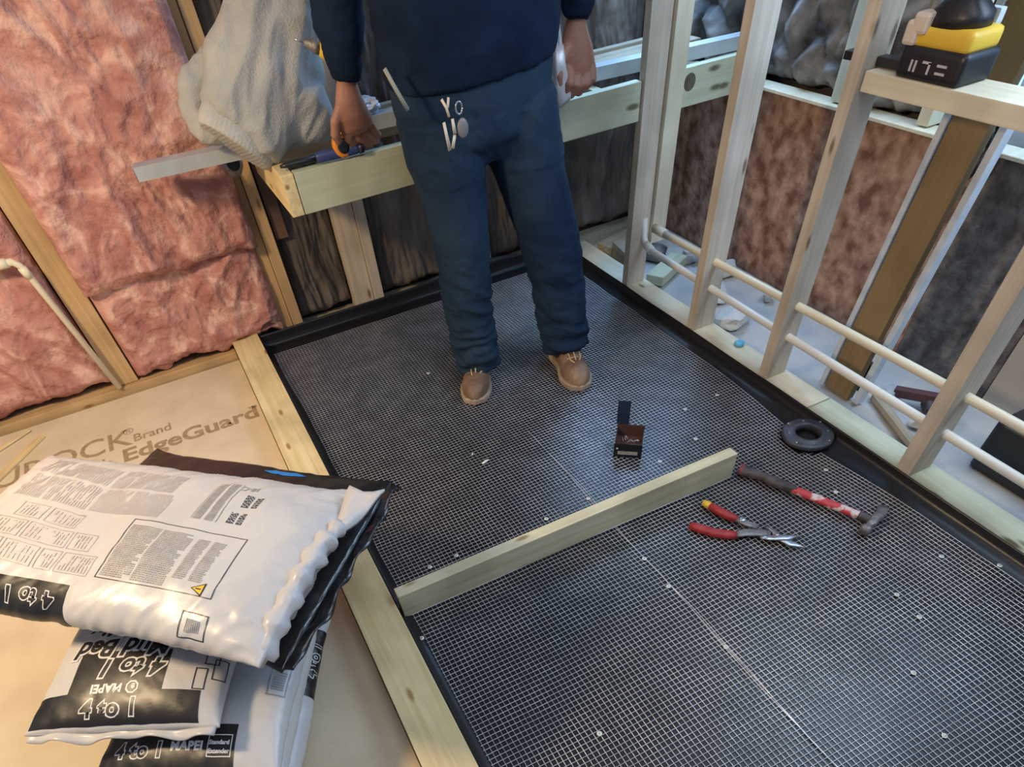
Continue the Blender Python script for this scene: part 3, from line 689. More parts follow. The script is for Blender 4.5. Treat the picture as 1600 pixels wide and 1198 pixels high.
fr = []; fil = []
for x0, x1, y0, y1 in ((-.425, -.345, -.105, -.050), (-.338, -.262, -.105, -.050), (-.255, -.205, -.105, -.050), (-.198, -.105, -.105, -.050), (-.40, -.325, -.040, .010), (-.318, -.215, -.040, .010), (-.208, -.145, -.040, .010), (-.375, -.31, .020, .066), (-.300, -.225, .020, .066)):
    fr += frame(x0, x1, y0, y1, .0013); fil += words(x0 + .006, x1 - .006, y0 + .006, y1 - .006, .009, .006, 'v', .003, int(x0 * -1000), .01, .03, .15)
b.quads('picture_panels', fr, INKG, t, .0010, f=D); b.quads('picture_fill', fil, INKL, t, .0009, f=D)
b.quads('black_print', [(-.438, -.005, .178, .285)], INK, t, .0009)
outlined(b, t, '4 to 1', .050, lambda x, y: (-.035 - x, .200 + y), .0018, .0013)
b.quads('code_icon', frame(.262, .320, .185, .238, .0022), INK, t, .0011); b.quads('code_icon', [(.275 + .004 * k, .2775 + .004 * k, .199, .225) for k in range(8)], INKG, t, .0011)
# gathered end of the topmost bag and its twisted tail
bm = bmesh.new()
pts = [(.425, -.215, -.02), (.437, -.13, .012), (.440, -.04, .02), (.442, .05, .018), (.452, .12, .01)]
pp = []; rs = []
for i in range(25):
    q = i / 24 * 4; k = min(3, int(q)); f_ = q - k; pp.append(Vector(pts[k]).lerp(Vector(pts[k + 1]), f_)); rs.append(.022 + .006 * math.sin(i * 1.7) - (.006 if i > 20 else 0))
tube(bm, pp, .02, 14, True, rs)
for v in bm.verts: v.co += Vector((fbm(v.co, 2, 28), 0, fbm(v.co, 2, 22))) * .010
obj('gathered_end', bm, BAGW, t, True)
bm = bmesh.new(); rows = []
for i in range(13):
    k = i / 12; c = Vector((.452, .10, .012)).lerp(Vector((.485, .215, .03)), k); wd = .016 + .026 * k
    rows.append([bm.verts.new(c + Vector((wd * s_, 0, .008 * math.sin(3 * s_ + k * 5) + h_))) for h_ in (.003, -.003) for s_ in ((-1, -.3, .3, 1) if h_ > 0 else (1, .3, -.3, -1))])
for a, c_ in zip(rows, rows[1:]):
    for k in range(8): bm.faces.new((a[k], a[(k + 1) % 8], c_[(k + 1) % 8], c_[k]))
bm.faces.new(rows[0]); bm.faces.new(rows[-1][::-1]); obj('tail_flap', bm, BAGW, t, True)

# --- small things on the mesh ----------------------------------------
# hammer
ZH = .024
t = empty('claw_hammer', (1.37, 1.14, ZH)); O = Vector((1.37, 1.14, ZH)); dirn = Vector((1.540, .742, ZH)) - O; Ln = dirn.length; t.rotation_euler = (0, 0, math.atan2(dirn.y, dirn.x))
def hand(bm, x0, x1, f):
    loft(bm, [(Vector((x0 + (x1 - x0) * i / 24, f(i / 24)[2], 0)), f(i / 24)[0], f(i / 24)[1], 0, (0, 1, 0)) for i in range(25)], 20, 2.4)
bm = bmesh.new(); hand(bm, 0.0, .19, lambda k: (.0185 - .005 * k + .003 * math.cos(k * 9) - (.004 if k > .97 or k < .02 else 0), .015 - .003 * k, .004 * math.sin(k * 3))); obj('grip', bm, GRIPB, t, True)
bm = bmesh.new(); hand(bm, -.006, .008, lambda k: (.0195, .0155, 0)); obj('butt_cap', bm, mat('grip_end_maroon', (.25, .06, .08), .6), t, True)
bm = bmesh.new(); hand(bm, .165, Ln - .03, lambda k: (.0125 + .002 * math.sin(k * 3), .0105, .002)); obj('shaft', bm, REDW, t, True)
bm = bmesh.new(); hand(bm, Ln - .045, Ln - .012, lambda k: (.0145, .012, .002)); obj('neck_sleeve', bm, GRIPB, t, True)
bm = bmesh.new()
loft(bm, [(Vector((Ln + dx, y, z)), a, b_, 0, (1, 0, 0)) for dx, y, z, a, b_ in ((-.004, -.058, .0, .016, .016), (-.004, -.042, 0, .0165, .0165), (-.004, -.038, 0, .011, .011), (-.002, -.024, 0, .011, .011), (0, -.014, 0, .015, .013), (0, .014, 0, .015, .013), (.003, .03, -.001, .015, .009), (.006, .055, -.004, .016, .0065), (.003, .08, -.009, .016, .0045), (-.004, .103, -.014, .014, .002))], 20, 3)
o = obj('hammer_head', bm, STEELD, t, True)
tag(t, 'worn claw hammer with black grip and chipped red shaft lying on the mesh', 'hammer')
# snips
t = empty('tin_snips', (1.24, .89, .008)); t.scale = (1.06, 1.06, 1); t.rotation_euler = (0, 0, 0); O = Vector((1.24, .89, .008))
def flatpath(bm, pts, ws, th, z):
    rows = []
    for i, p in enumerate(pts):
        p = Vector((*p, 0)) - Vector((O.x, O.y, 0)); q = Vector((*pts[min(i + 1, len(pts) - 1)], 0)) - Vector((*pts[max(i - 1, 0)], 0)); n_ = Vector((-q.y, q.x, 0)).normalized() * ws[i]
        zz = z[i] if isinstance(z, (list, tuple)) else z
        rows.append([bm.verts.new(p + n_ * a + Vector((0, 0, zz + c * th))) for a, c in ((1, -.6), (1, .6), (.7, 1), (-.7, 1), (-1, .6), (-1, -.6), (-.7, -1), (.7, -1))])
    for a, b_ in zip(rows, rows[1:]):
        for k in range(8): bm.faces.new((a[k], a[(k + 1) % 8], b_[(k + 1) % 8], b_[k]))
    bm.faces.new(rows[0][::-1]); bm.faces.new(rows[-1])
bm = bmesh.new(); flatpath(bm, [(1.079, 1.012), (1.095, .985), (1.12, .95), (1.145, .925), (1.166, .908)], [.010, .0135, .0135, .014, .011], .010, .008); obj('handle_grip', bm, RED, t, True)
bm = bmesh.new(); flatpath(bm, [(1.178, 1.045), (1.186, 1.015), (1.196, .985), (1.206, .958)], [.010, .012, .0125, .010], .010, .012); obj('handle_grip', bm, RED, t, True)
bm = bmesh.new(); flatpath(bm, [(1.170, 1.068), (1.175, 1.055), (1.181, 1.040)], [.008, .0105, .0105], .008, .012); obj('handle_tip', bm, YEL, t, True)
bm = bmesh.new(); flatpath(bm, [(1.160, .912), (1.19, .905), (1.225, .885), (1.25, .862)], [.009, .014, .015, .010], .004, .010); flatpath(bm, [(1.205, .96), (1.218, .93), (1.235, .90)], [.008, .011, .010], .004, .014); obj('lever_plate', bm, STEELD, t, True)
bm = bmesh.new(); flatpath(bm, [(1.215, .865), (1.232, .852), (1.252, .842), (1.28, .825), (1.312, .812)], [.003, .008, .011, .010, .001], .003, .012); obj('blade', bm, STEEL, t, True)
bm = bmesh.new(); flatpath(bm, [(1.262, .892), (1.268, .868), (1.264, .845), (1.275, .805), (1.297, .772)], [.003, .008, .011, .011, .001], .003, .007); obj('blade', bm, STEEL, t, True)
bm = bmesh.new(); lathe(bm, [(.006, .010), (.006, .019), (.004, .020)], 16, Matrix.Translation((1.258 - O.x, .846 - O.y, 0))); obj('pivot_bolt', bm, STEEL, t, True); bm = bmesh.new(); lathe(bm, [(.010, .010), (.010, .020), (.006, .022)], 16, Matrix.Translation((1.216 - O.x, .945 - O.y, 0))); obj('pivot_bolt', bm, STEEL, t, True)
tag(t, 'tin snips with red grips, one with a yellow tip, lying on the mesh', 'snips')
# open box of screws
t = empty('screw_box', (1.059, 1.448, .006), math.atan2(-.064, .079)); CARD = mat('box_black_card', (.012, .012, .014), .35); CARDI = mat('box_inner_brown', (.085, .035, .028), .7)
wx, dy, hz = .098, .098, .056
bm = bmesh.new(); tt = .0015
box(bm, 0, wx, 0, tt, 0, hz); box(bm, 0, wx, dy - tt, dy, 0, hz + .012); box(bm, 0, tt, 0, dy, 0, hz); box(bm, wx - tt, wx, 0, dy, 0, hz); box(bm, 0, wx, 0, dy, 0, tt)
bx_ = obj('carton', bm, CARD, t)
bm = bmesh.new(); box(bm, tt, wx - tt, dy - 2 * tt, dy - tt, tt, hz + .011); box(bm, tt, 2 * tt, tt, dy - tt, tt, hz); box(bm, wx - 2 * tt, wx - tt, tt, dy - tt, tt, hz); obj('inner_lining', bm, CARDI, t)
bm = bmesh.new(); box(bm, -.004, .040, dy + .000, dy + .0012, hz + .012, hz + .105, .0004, 1); obj('lid_flap', bm, mat('flap_blue_black', (.02, .035, .07), .25), t)
bm = bmesh.new(); box(bm, tt, wx - tt, tt, dy - 2 * tt, tt, .022); obj('packing', bm, CARDI, t)
bm = bmesh.new(); box(bm, .014, .084, -.0007, -.0002, .012, .026); obj('label_patch', bm, INKG, t)
bm = bmesh.new(); box(bm, .008, .014, -.0007, -.0002, .033, .039); obj('label_patch', bm, INKW, t)
for o_ in t.children:
    pass
tag(t, 'small open black carton of screws standing on the wire mesh', 'box')
rnd = random.Random(5)
for k in range(7):
    bm = bmesh.new(); tube(bm, [(0, 0, 0), (.020, 0, 0), (.024, 0, 0)], .0016, 8, True, [.0007, .0017, .0034])
    o = obj('loose_screw', bm, STEEL, None, True); q = t.matrix_world if False else Matrix.Translation((1.059, 1.448, .006)) @ Matrix.Rotation(math.atan2(-.064, .079), 4, 'Z')
    o.matrix_world = q @ Matrix.Translation((.028 + .007 * k, .055 + rnd.uniform(-.010, .010), .026 + .002 * (k % 3))) @ Matrix.Rotation(rnd.uniform(-.5, 2.6), 4, 'Z') @ Matrix.Rotation(rnd.uniform(-.5, .1), 4, 'Y')
    tag(o, 'small silver screw in the heap lying inside the open black carton', 'screw', 'loose screws in the black carton')
# bits of debris on the mesh
def chip(name, x, y, z, sx, sy, sz, rz, m, label, cat, seed=0):
    bm = bmesh.new(); bmesh.ops.create_icosphere(bm, subdivisions=3, radius=1)
    for v in bm.verts:
        c = v.co.copy(); k = 1 + .35 * noise.noise(c * 1.4 + Vector((seed, 0, 0))); c = Vector([math.copysign(abs(a) ** .6, a) for a in c]) * k; v.co = Vector((c.x * sx, c.y * sy, c.z * sz))
    o = obj(name, bm, m, None, False); o.location = (x, y, z); o.rotation_euler = (0, 0, rz); return tag(o, label, cat)
chip('paper_scrap', .652, 1.674, .0065, .014, .005, .0012, .3, WASH, 'tiny white scrap lying on the dark mesh left of the black carton', 'scrap', 2)
chip('paper_scrap', .63, 1.74, .0065, .005, .003, .001, .9, WASH, 'tiniest white speck on the dark mesh just beyond the white scrap', 'scrap', 4)
# beyond the partition
bm = bmesh.new(); lathe(bm, [(.016, 0), (.020, .004), (.019, .012), (.012, .016), (.006, .0165)], 28)
o = obj('blue_stopper', bm, mat('cap_blue', (.12, .42, .60), .4), None, True); o.location = (1.846, 1.738, .0385); tag(o, 'small light-blue plastic cap lying on the floor plate', 'cap')
PAPER = mat('crumpled_paper', (.50, .50, .48), .7, (.62, .60, .55), 14)
chip('crumpled_paper', 2.0, 1.96, .018, .07, .06, .028, .4, PAPER, 'crumpled pale paper ball on the floor right of the second partition stud', 'paper', 7)
chip('torn_paper', 2.10, 2.20, .012, .10, .045, .018, 1.0, PAPER, 'torn greyish paper wad on the floor near the rusty panel', 'paper', 9)
tag(lumber('timber_offcut', (1.93, 2.44, .018), (2.16, 2.56, .018), .088, .04, W_TREAT), 'greenish timber offcut on the floor behind the far partition stud', 'timber')
tag(lumber('timber_offcut', (1.90, 2.84, .025), (2.18, 2.90, .03), .10, .06, W_GREY), 'weathered timber offcut lying in the far corner beyond the partition', 'timber')
tag(lumber('timber_offcut', (1.945, 2.62, .03), (1.965, 2.80, .04), .085, .075, W_GREY), 'short weathered block in the corner behind the far partition stud', 'timber')
tag(lumber('wood_strip', (1.93, .93, .012), (2.05, 1.22, .012), .028, .02, W_GREY), 'narrow tan wood strip lying among debris right of the nearest plate', 'timber')
for k, (x, y, sx, sy, sz, mm, lb) in enumerate([(2.10, 1.20, .05, .03, .02, FLOORG, 'grey mortar lump among debris beside the brown board'), (2.16, 1.06, .05, .035, .022, GRIPB, 'dark lump of debris between wood strip and rusty panel'),
        (2.06, 1.02, .035, .028, .016, PAPER, 'pale crumb of debris beside the tan wood strip'), (2.13, .98, .03, .02, .016, W_GREY, 'small brown chunk of debris near the nearest partition stud'),
        (2.22, 2.55, .05, .04, .03, FLOORG, 'grey rubble lump behind the cream pipes near the far stud'), (2.10, 2.68, .05, .05, .03, FOILG, 'dark rubble lump in the corner beyond the partition'), (2.26, 2.32, .04, .03, .03, PAPER, 'pale rubble lump below the upper pipe'), (2.25, 2.02, .03, .02, .02, PAPER, 'small pale rubble bit at the foot of the rusty panel')]):
    chip('mortar_lump', x, y, sz * .75, sx, sy, sz, k, mm, lb, 'rubble', k * 3)
tag(lumber('angle_tool', (2.10, 1.19, .03), (2.19, 1.02, .045), .03, .03, mat('maroon_tool', (.10, .045, .05), .5)), 'dark maroon tool handle lying on the debris beyond the partition', 'tool')
bm = bmesh.new(); box(bm, 2.05, 2.075, 1.28, 1.33, 0.055, .10, .006, 2); box(bm, 2.058, 2.068, 1.295, 1.315, -.01, .06, .002); tag(obj('black_clamp', bm, BLACKP, None), 'small black clamp standing beside the pale trim strip', 'clamp')
bm = bmesh.new(); box(bm, 2.02, 2.30, .40, .80, -.011, .17, .03, 4); o = obj('shell', bm, BLACKP, None, True); t = empty('tool_case', (2.16, .6, 0)); o.parent = t; o.matrix_parent_inverse = Matrix.Translation((-2.16, -.6, 0))
bm = bmesh.new(); tube(bm, [(-.06, -.1, .16), (-.06, -.08, .20), (-.06, .08, .20), (-.06, .1, .16)], .010, 10); obj('carry_handle', bm, BLACKP, t, True)
tag(t, 'black soft tool case at the right edge beyond the partition', 'case')
# strips at the left wall
tag(lumber('wood_shim', (-1.12, 2.60, .006), (-.905, 2.87, .006), .03, .010, W_CURB), 'thin pale wood strip lying on the tan board near the left edge', 'wood strip')
tag(lumber('wood_shim', (-1.10, 2.86, .005), (-.955, 2.955, .006), .018, .006, W_CURB), 'short pale splinter beside the wall plate near the left edge', 'wood strip')

# --- the worker ------------------------------------------------------
SKIN = mat('skin', (.30, .135, .085), .55, (.38, .18, .12), 14, 4, .15, 120)
SHIRT = mat('shirt_navy', (.005, .013, .032), .9, (.009, .022, .050), 5, 4, .25, 60, spec=.15)
JEANS = mat('jeans_denim', (.006, .020, .048), .85, (.022, .048, .080), 3.2, 6, .2, 140, spec=.2)
BOOT = mat('boot_tan', (.19, .115, .07), .5, (.31, .20, .125), 12, 5, .3, 60)
SOLE = mat('boot_sole', (.44, .35, .26), .7, (.30, .22, .16), 14, 4)
HAIR = mat('hair_dark', (.02, .015, .012), .7)
V = Vector
person = empty('person', (1.03, 2.2, 0))
def adopt(o, p=person):
    o.parent = p; o.matrix_parent_inverse = Matrix.Translation(-V(p.location)) if p.type == 'EMPTY' else p.matrix_parent_inverse; return o
hipL, kneL, ankL = V((.865, 2.25, .86)), V((.868, 2.19, .50)), V((.880, 2.205, .10))
hipR, kneR, ankR = V((1.135, 2.23, .84)), V((1.195, 2.13, .455)), V((1.225, 2.08, .10))
shL, elL, wrL = V((.74, 2.27, 1.44)), V((.655, 2.40, 1.17)), V((.632, 2.405, .955))
shR, elR, wrR = V((1.33, 2.24, 1.42)), V((1.44, 2.37, 1.16)), V((1.418, 2.36, .985))
def limb(bm, pts, n=24, e=2.0): loft(bm, [(V(p), a, b) for p, a, b in pts], n, e)
def seg(bm, a, b, ra, rb, k=5, bulge=0.0, fl=1.0):
    limb(bm, [(a.lerp(b, i / k), (ra + (rb - ra) * i / k) * (1 + bulge * math.sin(math.pi * i / k)), (ra + (rb - ra) * i / k) * (1 + bulge * math.sin(math.pi * i / k)) * fl) for i in range(k + 1)])
def ball(bm, c, r, s=(1, 1, 1)):
    q = bmesh.ops.create_icosphere(bm, subdivisions=3, radius=r)
    for v in q['verts']: v.co = V((v.co.x * s[0], v.co.y * s[1], v.co.z * s[2])) + V(c)
def finger(bm, pts, r0, r1):
    P = [V(p) for p in pts]; n = len(P); out = []
    for i in range(n - 1):
        for k in range(4): out.append(P[i].lerp(P[i + 1], k / 4))
    out.append(P[-1]); m_ = len(out); rs = [r0 + (r1 - r0) * i / (m_ - 1) for i in range(m_)]
    for k in range(1, n - 1): rs[k * 4] *= 1.10
    rs[-1] *= .55; tube(bm, out, r0, 12, True, rs); ball(bm, out[-2], rs[-2] * .98)
bm = bmesh.new()                                            # the body under the clothes, hands and head in one surface
seg(bm, ankL, kneL, .042, .060, bulge=.15); seg(bm, kneL, hipL, .060, .092); seg(bm, ankR, kneR, .042, .060, bulge=.15); seg(bm, kneR, hipR, .060, .092)
for a, d in ((ankL, V((-.075, -.14, -.055))), (ankR, V((-.035, -.16, -.055)))): ball(bm, a, .036, (1, 1, .8)); seg(bm, a + V((0, .01, -.035)), a + d * .95 + V((0, 0, -.004)), .026, .020)
limb(bm, [((.99, 2.25, .74), .12, .09), ((.99, 2.25, .84), .205, .125), ((.985, 2.25, .95), .215, .135), ((.985, 2.24, 1.08), .20, .130), ((1.0, 2.24, 1.24), .215, .13), ((1.02, 2.25, 1.38), .235, .12), ((1.03, 2.255, 1.46), .17, .09), ((1.03, 2.26, 1.50), .065, .06)])
seg(bm, V((1.03, 2.25, 1.46)), V((1.03, 2.235, 1.60)), .062, .056)
for s_, e_, w_ in ((shL, elL, wrL), (shR, elR, wrR)): ball(bm, s_, .068); seg(bm, s_, e_, .058, .044); ball(bm, e_, .043); seg(bm, e_, w_, .044, .028, bulge=.12)
# head
ball(bm, (1.03, 2.21, 1.70), .098, (.80, .98, 1.18)); ball(bm, (1.03, 2.165, 1.655), .062, (.9, .9, 1.0)); ball(bm, (1.03, 2.115, 1.685), .013, (.9, 1.3, 1.4)); ball(bm, (1.03, 2.118, 1.672), .014, (1.2, 1, .8))
ball(bm, (.952, 2.215, 1.69), .022, (.4, .8, 1.3)); ball(bm, (1.108, 2.215, 1.69), .022, (.4, .8, 1.3)); ball(bm, (1.03, 2.122, 1.640), .018, (1.3, .5, .35))
hand_start = len(bm.verts)
# left hand of the picture: palm down on the bench edge, fingers spread forward over the board
limb(bm, [(wrL, .032, .024), (V((.630, 2.410, .918)), .036, .026), (V((.632, 2.418, .880)), .044, .028), (V((.640, 2.428, .850)), .046, .026), (V((.645, 2.435, .832)), .040, .020)])
finger(bm, [(.612, 2.425, .850), (.614, 2.436, .815), (.628, 2.452, .786), (.650, 2.462, .773)], .0125, .0095)
finger(bm, [(.632, 2.430, .848), (.640, 2.440, .812), (.657, 2.452, .788), (.676, 2.462, .776)], .0125, .0095)
finger(bm, [(.652, 2.432, .850), (.664, 2.445, .815), (.680, 2.458, .792), (.698, 2.468, .779)], .0120, .0090)
finger(bm, [(.670, 2.434, .862), (.684, 2.448, .832), (.697, 2.460, .808), (.708, 2.470, .792)], .0105, .0080)
finger(bm, [(.606, 2.412, .900), (.585, 2.412, .870), (.578, 2.418, .838), (.586, 2.428, .812)], .0150, .0105)
hand_mid = len(bm.verts)
# right hand: fist around the tool, knuckles down
limb(bm, [(wrR, .031, .026), (V((1.420, 2.360, .945)), .038, .030), (V((1.424, 2.360, .905)), .046, .033), (V((1.430, 2.358, .872)), .047, .034), (V((1.430, 2.356, .850)), .040, .030)])
for k, (x, z0) in enumerate(((1.395, .872), (1.418, .862), (1.441, .860), (1.462, .868))):
    finger(bm, [(x, 2.345, z0), (x - .004, 2.328, z0 - .034), (x - .014, 2.345, z0 - .062 + .003 * k), (x - .022, 2.372, z0 - .052), (x - .020, 2.382, z0 - .030)], .0135 - .0008 * (k == 3), .0105)
finger(bm, [(1.392, 2.350, .925), (1.368, 2.338, .895), (1.362, 2.334, .862), (1.366, 2.335, .835)], .0155, .0110)
bm.verts.ensure_lookup_table()
for i_, v in enumerate(bm.verts):
    if hand_start <= i_ < hand_mid:
        k = max(0, min(1, (.955 - v.co.z) / .05)); v.co.x = .640 + (v.co.x - .640) * (1 + .26 * k); v.co.y = 2.43 + (v.co.y - 2.43) * (1 + .15 * k)
    elif i_ >= hand_mid:
        k = max(0, min(1, (.985 - v.co.z) / .06)); v.co.x = 1.432 + (v.co.x - 1.432) * (1 + .34 * k); v.co.y = 2.35 + (v.co.y - 2.35) * (1 + .15 * k)
me = remesh(bm, .0048, 3, .45); body = adopt(link('body', me, SKIN))
for p in me.polygons: p.use_smooth = True
tag(person, 'standing worker in navy shirt, blue jeans and tan boots, both hands on the bench', 'person')
def cloth(name, bm, m, vox=.008, it=5, disp=None, parent=None):
    me = remesh(bm, vox, it, .5); me.update()
    if disp:
        ns = [v.normal.copy() for v in me.vertices]
        for v, n_ in zip(me.vertices, ns): v.co += n_ * disp(v.co)
    for p in me.polygons: p.use_smooth = True
    o = link(name, me, m); return adopt(o)
bm = bmesh.new()
limb(bm, [((.99, 2.255, .735), .14, .10), ((.99, 2.255, .80), .245, .145), ((.985, 2.25, .90), .265, .155), ((.985, 2.245, 1.00), .262, .155), ((.985, 2.245, 1.04), .25, .150)], 32, 2.3)
limb(bm, [(V((.862, 2.255, .86)), .130, .135), (V((.866, 2.245, .76)), .130, .130), (V((.868, 2.225, .65)), .112, .115), (V((.868, 2.200, .53)), .098, .100), (V((.865, 2.195, .46)), .094, .095), (V((.862, 2.20, .36)), .092, .098), (V((.868, 2.205, .24)), .086, .095), (V((.874, 2.205, .13)), .088, .098), (V((.878, 2.20, .062)), .084, .092)])
limb(bm, [(V((1.125, 2.245, .85)), .135, .135), (V((1.140, 2.225, .74)), .128, .128), (V((1.160, 2.19, .63)), .116, .115), (V((1.180, 2.150, .51)), .108, .106), (V((1.192, 2.125, .44)), .106, .100), (V((1.205, 2.115, .35)), .100, .098), (V((1.215, 2.10, .24)), .096, .094), (V((1.222, 2.085, .14)), .092, .092), (V((1.225, 2.075, .085)), .086, .086)])
def jf(c):
    k = max(0, min(1, (.62 - c.z) / .3)); cu = max(0, min(1, (.30 - c.z) / .15))
    d = .010 * k * ridge((c.x * .5, c.y * .5, c.z * 1.4 + .35 * (c.x - 1)), 13, 2) + .010 * cu * math.sin(c.z * 120 + 6 * noise.noise(c * 9)) * .6 + .007 * fbm(c, 3, 8)
    if .70 < c.z < .86: d += .006 * ridge((c.x + c.z * .8, c.y, c.z), 10, 2)
    return d
jeans = cloth('jeans', bm, JEANS, .007, 4, jf)
bm = bmesh.new()
limb(bm, [((.988, 2.245, .955), .268, .160), ((.985, 2.24, 1.02), .280, .170), ((.985, 2.235, 1.12), .280, .175), ((1.0, 2.235, 1.25), .275, .165), ((1.02, 2.245, 1.36), .275, .15), ((1.03, 2.25, 1.45), .20, .115), ((1.03, 2.255, 1.495), .088, .078)], 36, 2.3)
for s_, e_, w_, r_ in ((shL, elL, wrL, 1), (shR, elR, wrR, 1)):
    ball(bm, s_, .092); limb(bm, [(s_, .088, .088), (s_.lerp(e_, .5), .078, .080), (e_, .076, .076), (e_.lerp(w_, .35), .070, .068), (e_.lerp(w_, .7), .054, .054), (e_.lerp(w_, .94), .043, .042), (w_ + V((0, 0, .004)), .041, .038)])
def sf(c):
    arm = abs(c.x - 1.02) > .30
    d = .006 * fbm(c, 3, 7) + .006 * ridge((c.x * .7, c.y, c.z * .8 + c.x * .4), 9, 2)
    if arm: d += .007 * ridge((c.x * .4, c.y * .4, c.z * 1.2), 14, 2)
    return d
shirt = cloth('shirt', bm, SHIRT, .008, 4, sf)
# hair, as a cap over the back and top of the head
bm = bmesh.new(); ball(bm, (1.03, 2.228, 1.725), .100, (.83, .98, 1.08)); hair = cloth('hair', bm, HAIR, .008, 2, lambda c: .004 * fbm(c, 3, 40))
for x in (1.0, 1.06):
    bm = bmesh.new(); ball(bm, (x, 2.131, 1.70), .011); adopt(obj('eye', bm, mat('eye', (.6, .6, .58), .3) if x == 1.0 else bpy.data.materials['eye'], None, True), person)
def boot(a, toe, seed):
    d = V((toe[0] - a.x, toe[1] - a.y, 0)); L = d.length; d.normalize(); s = V((-d.y, d.x, 0)); back = V((a.x, a.y, 0)) - d * .085
    T = L + .085
    def ring(bm, f, z0, z1, w_, e=3.0):
        pass
    g = empty('boot'); adopt(g)
    # upper
    bm = bmesh.new(); N = 22; rows = []
    W = lambda k: .050 * (1 - .16 * math.exp(-((k - .42) / .15) ** 2)) * (min(1, (k + .02) / .16) ** .5) * (1 if k < .72 else max(.05, 1 - ((k - .72) / .285) ** 2.6) ** .5) * (1.0 + .14 * math.exp(-((k - .70) / .16) ** 2))
    Ht = lambda k: .115 if k < .36 else (.115 - (k - .36) * .21 if k < .66 else max(.016, .051 + .010 * math.sin((k - .62) * 8)) * (1 if k < .84 else max(.12, 1 - ((k - .84) / .17) ** 2) ** .5))
    for i in range(N + 1):
        k = i / N; c = back + d * (T * k); w_ = max(.006, W(k)); h = Ht(k); r = []
        for j in range(15):
            a_ = math.pi * j / 14; cc = math.cos(a_); ss = math.sin(a_)
            r.append(bm.verts.new(c + s * math.copysign(abs(cc) ** .75, cc) * w_ + V((0, 0, .022 + h * ss ** .8))))
        rows.append(r)
    for p, q in zip(rows, rows[1:]):
        for j in range(14): bm.faces.new((p[j], p[j + 1], q[j + 1], q[j]))
        bm.faces.new((p[14], p[0], q[0], q[14]))
    bm.faces.new(rows[0]); bm.faces.new(rows[-1][::-1])
    me_up = remesh(bm, .004, 3, .5); me_up.update()
    for v in me_up.vertices: v.co += v.normal * (.0018 * fbm(v.co, 3, 24) + .0016 * ridge(v.co, 30, 2))
    for p in me_up.polygons: p.use_smooth = True
    up_o = adopt(link('boot', me_up, BOOT))
    bm = bmesh.new(); lo = []; hi = []; n = 44; ol = []
    for i in range(n):
        k = (i if i <= n // 2 else n - i) / (n / 2); sd = 1 if i <= n // 2 else -1
        ol.append((back + d * (T * k * 1.03 - .006)) + s * sd * (max(.0, W(k) + .007) if 0 < k < 1 else 0))
    for z, g_ in ((.007, 0), (.012, .002), (.026, .002), (.031, -.003)):
        cen = back + d * T * .5; lo.append([bm.verts.new(p + (p - cen).normalized() * g_ + V((0, 0, z))) for p in ol])
    for p, q in zip(lo, lo[1:]):
        for k in range(n): bm.faces.new((p[k], p[(k + 1) % n], q[(k + 1) % n], q[k]))
    bm.faces.new(lo[0][::-1]); bm.faces.new(lo[-1]); so = obj('sole', bm, SOLE, up_o, False); so.matrix_parent_inverse = Matrix.Identity(4)
    bm = bmesh.new()
    def top(k, t): return back + d * (T * k) + s * t + V((0, 0, .022 + Ht(k) * (1 - (abs(t) / (W(k) + .001)) ** 2 * .5) + .005))
    for k in (.44, .50, .56, .62): tube(bm, [top(k, -.026), top(k + .012, 0), top(k, .026)], .0030, 6)
    tube(bm, [top(.50, 0), top(.52, .022) + V((0, 0, .01)), top(.60, .034), top(.68, .022)], .0032, 6); tube(bm, [top(.50, 0), top(.55, -.018) + V((0, 0, .008)), top(.66, -.014), top(.76, -.008)], .0032, 6); tube(bm, [top(.50, 0), top(.58, .004) + V((0, 0, .008)), top(.70, .004)], .0030, 6)
    obj('laces', bm, mat('lace_tan', (.55, .38, .20), .8) if seed == 0 else bpy.data.materials['lace_tan'], up_o, True)
    bpy.data.objects.remove(g)
boot(V((.895, 2.245, 0)), (.772, 2.018), 0)
boot(V((1.232, 2.095, 0)), (1.178, 1.862), 1)
# pocket clip and keys
bm = bmesh.new(); pts = [V((.672, 2.125, 1.015)), V((.690, 2.108, .97)), V((.712, 2.10, .925))]; tube(bm, pts, .006, 8); adopt(obj('pocket_ruler', bm, mat('grey_tape', (.30, .29, .25), .6), None, True))
kr = empty('key_ring', (.83, 2.075, .915))
def kobj(name, bm, m, sm=True): o = obj(name, bm, m, kr, sm); return o
bm = bmesh.new(); tube(bm, [(-.022, 0, .02), (-.012, -.006, .0), (-.008, -.008, -.02)], .004, 8); tube(bm, [(.0, 0, .02), (-.008, -.006, .0)], .004, 8); KEYM = mat('key_pale', (.68, .60, .46), .4); kobj('snap_hook', bm, KEYM)
for x0, z0, x1, z1 in ((-.028, -.028, -.020, -.095), (.0, -.025, .002, -.060), (.002, -.062, -.010, -.092)):
    bm = bmesh.new(); loft(bm, [(V((x0, -.012, z0)), .0045, .0015), (V((x1, -.014, z1)), .0055, .0015)], 10, 4); kobj('key', bm, KEYM)
bm = bmesh.new(); n = 24; tube(bm, [(.024 + .010 * math.cos(a), -.012, -.005 + .014 * math.sin(a)) for a in [2 * math.pi * k / n for k in range(n + 1)]], .0028, 8); kobj('ring', bm, STEEL)
bm = bmesh.new(); ball(bm, (.030, -.012, -.052), .020, (.9, .35, 1.2)); kobj('fob', bm, mat('fob_grey', (.22, .21, .22), .35))
tag(kr, 'bunch of keys with a round grey fob hanging from the jeans pocket', 'keys')
bm = bmesh.new()                                            # pale tool held in the right fist
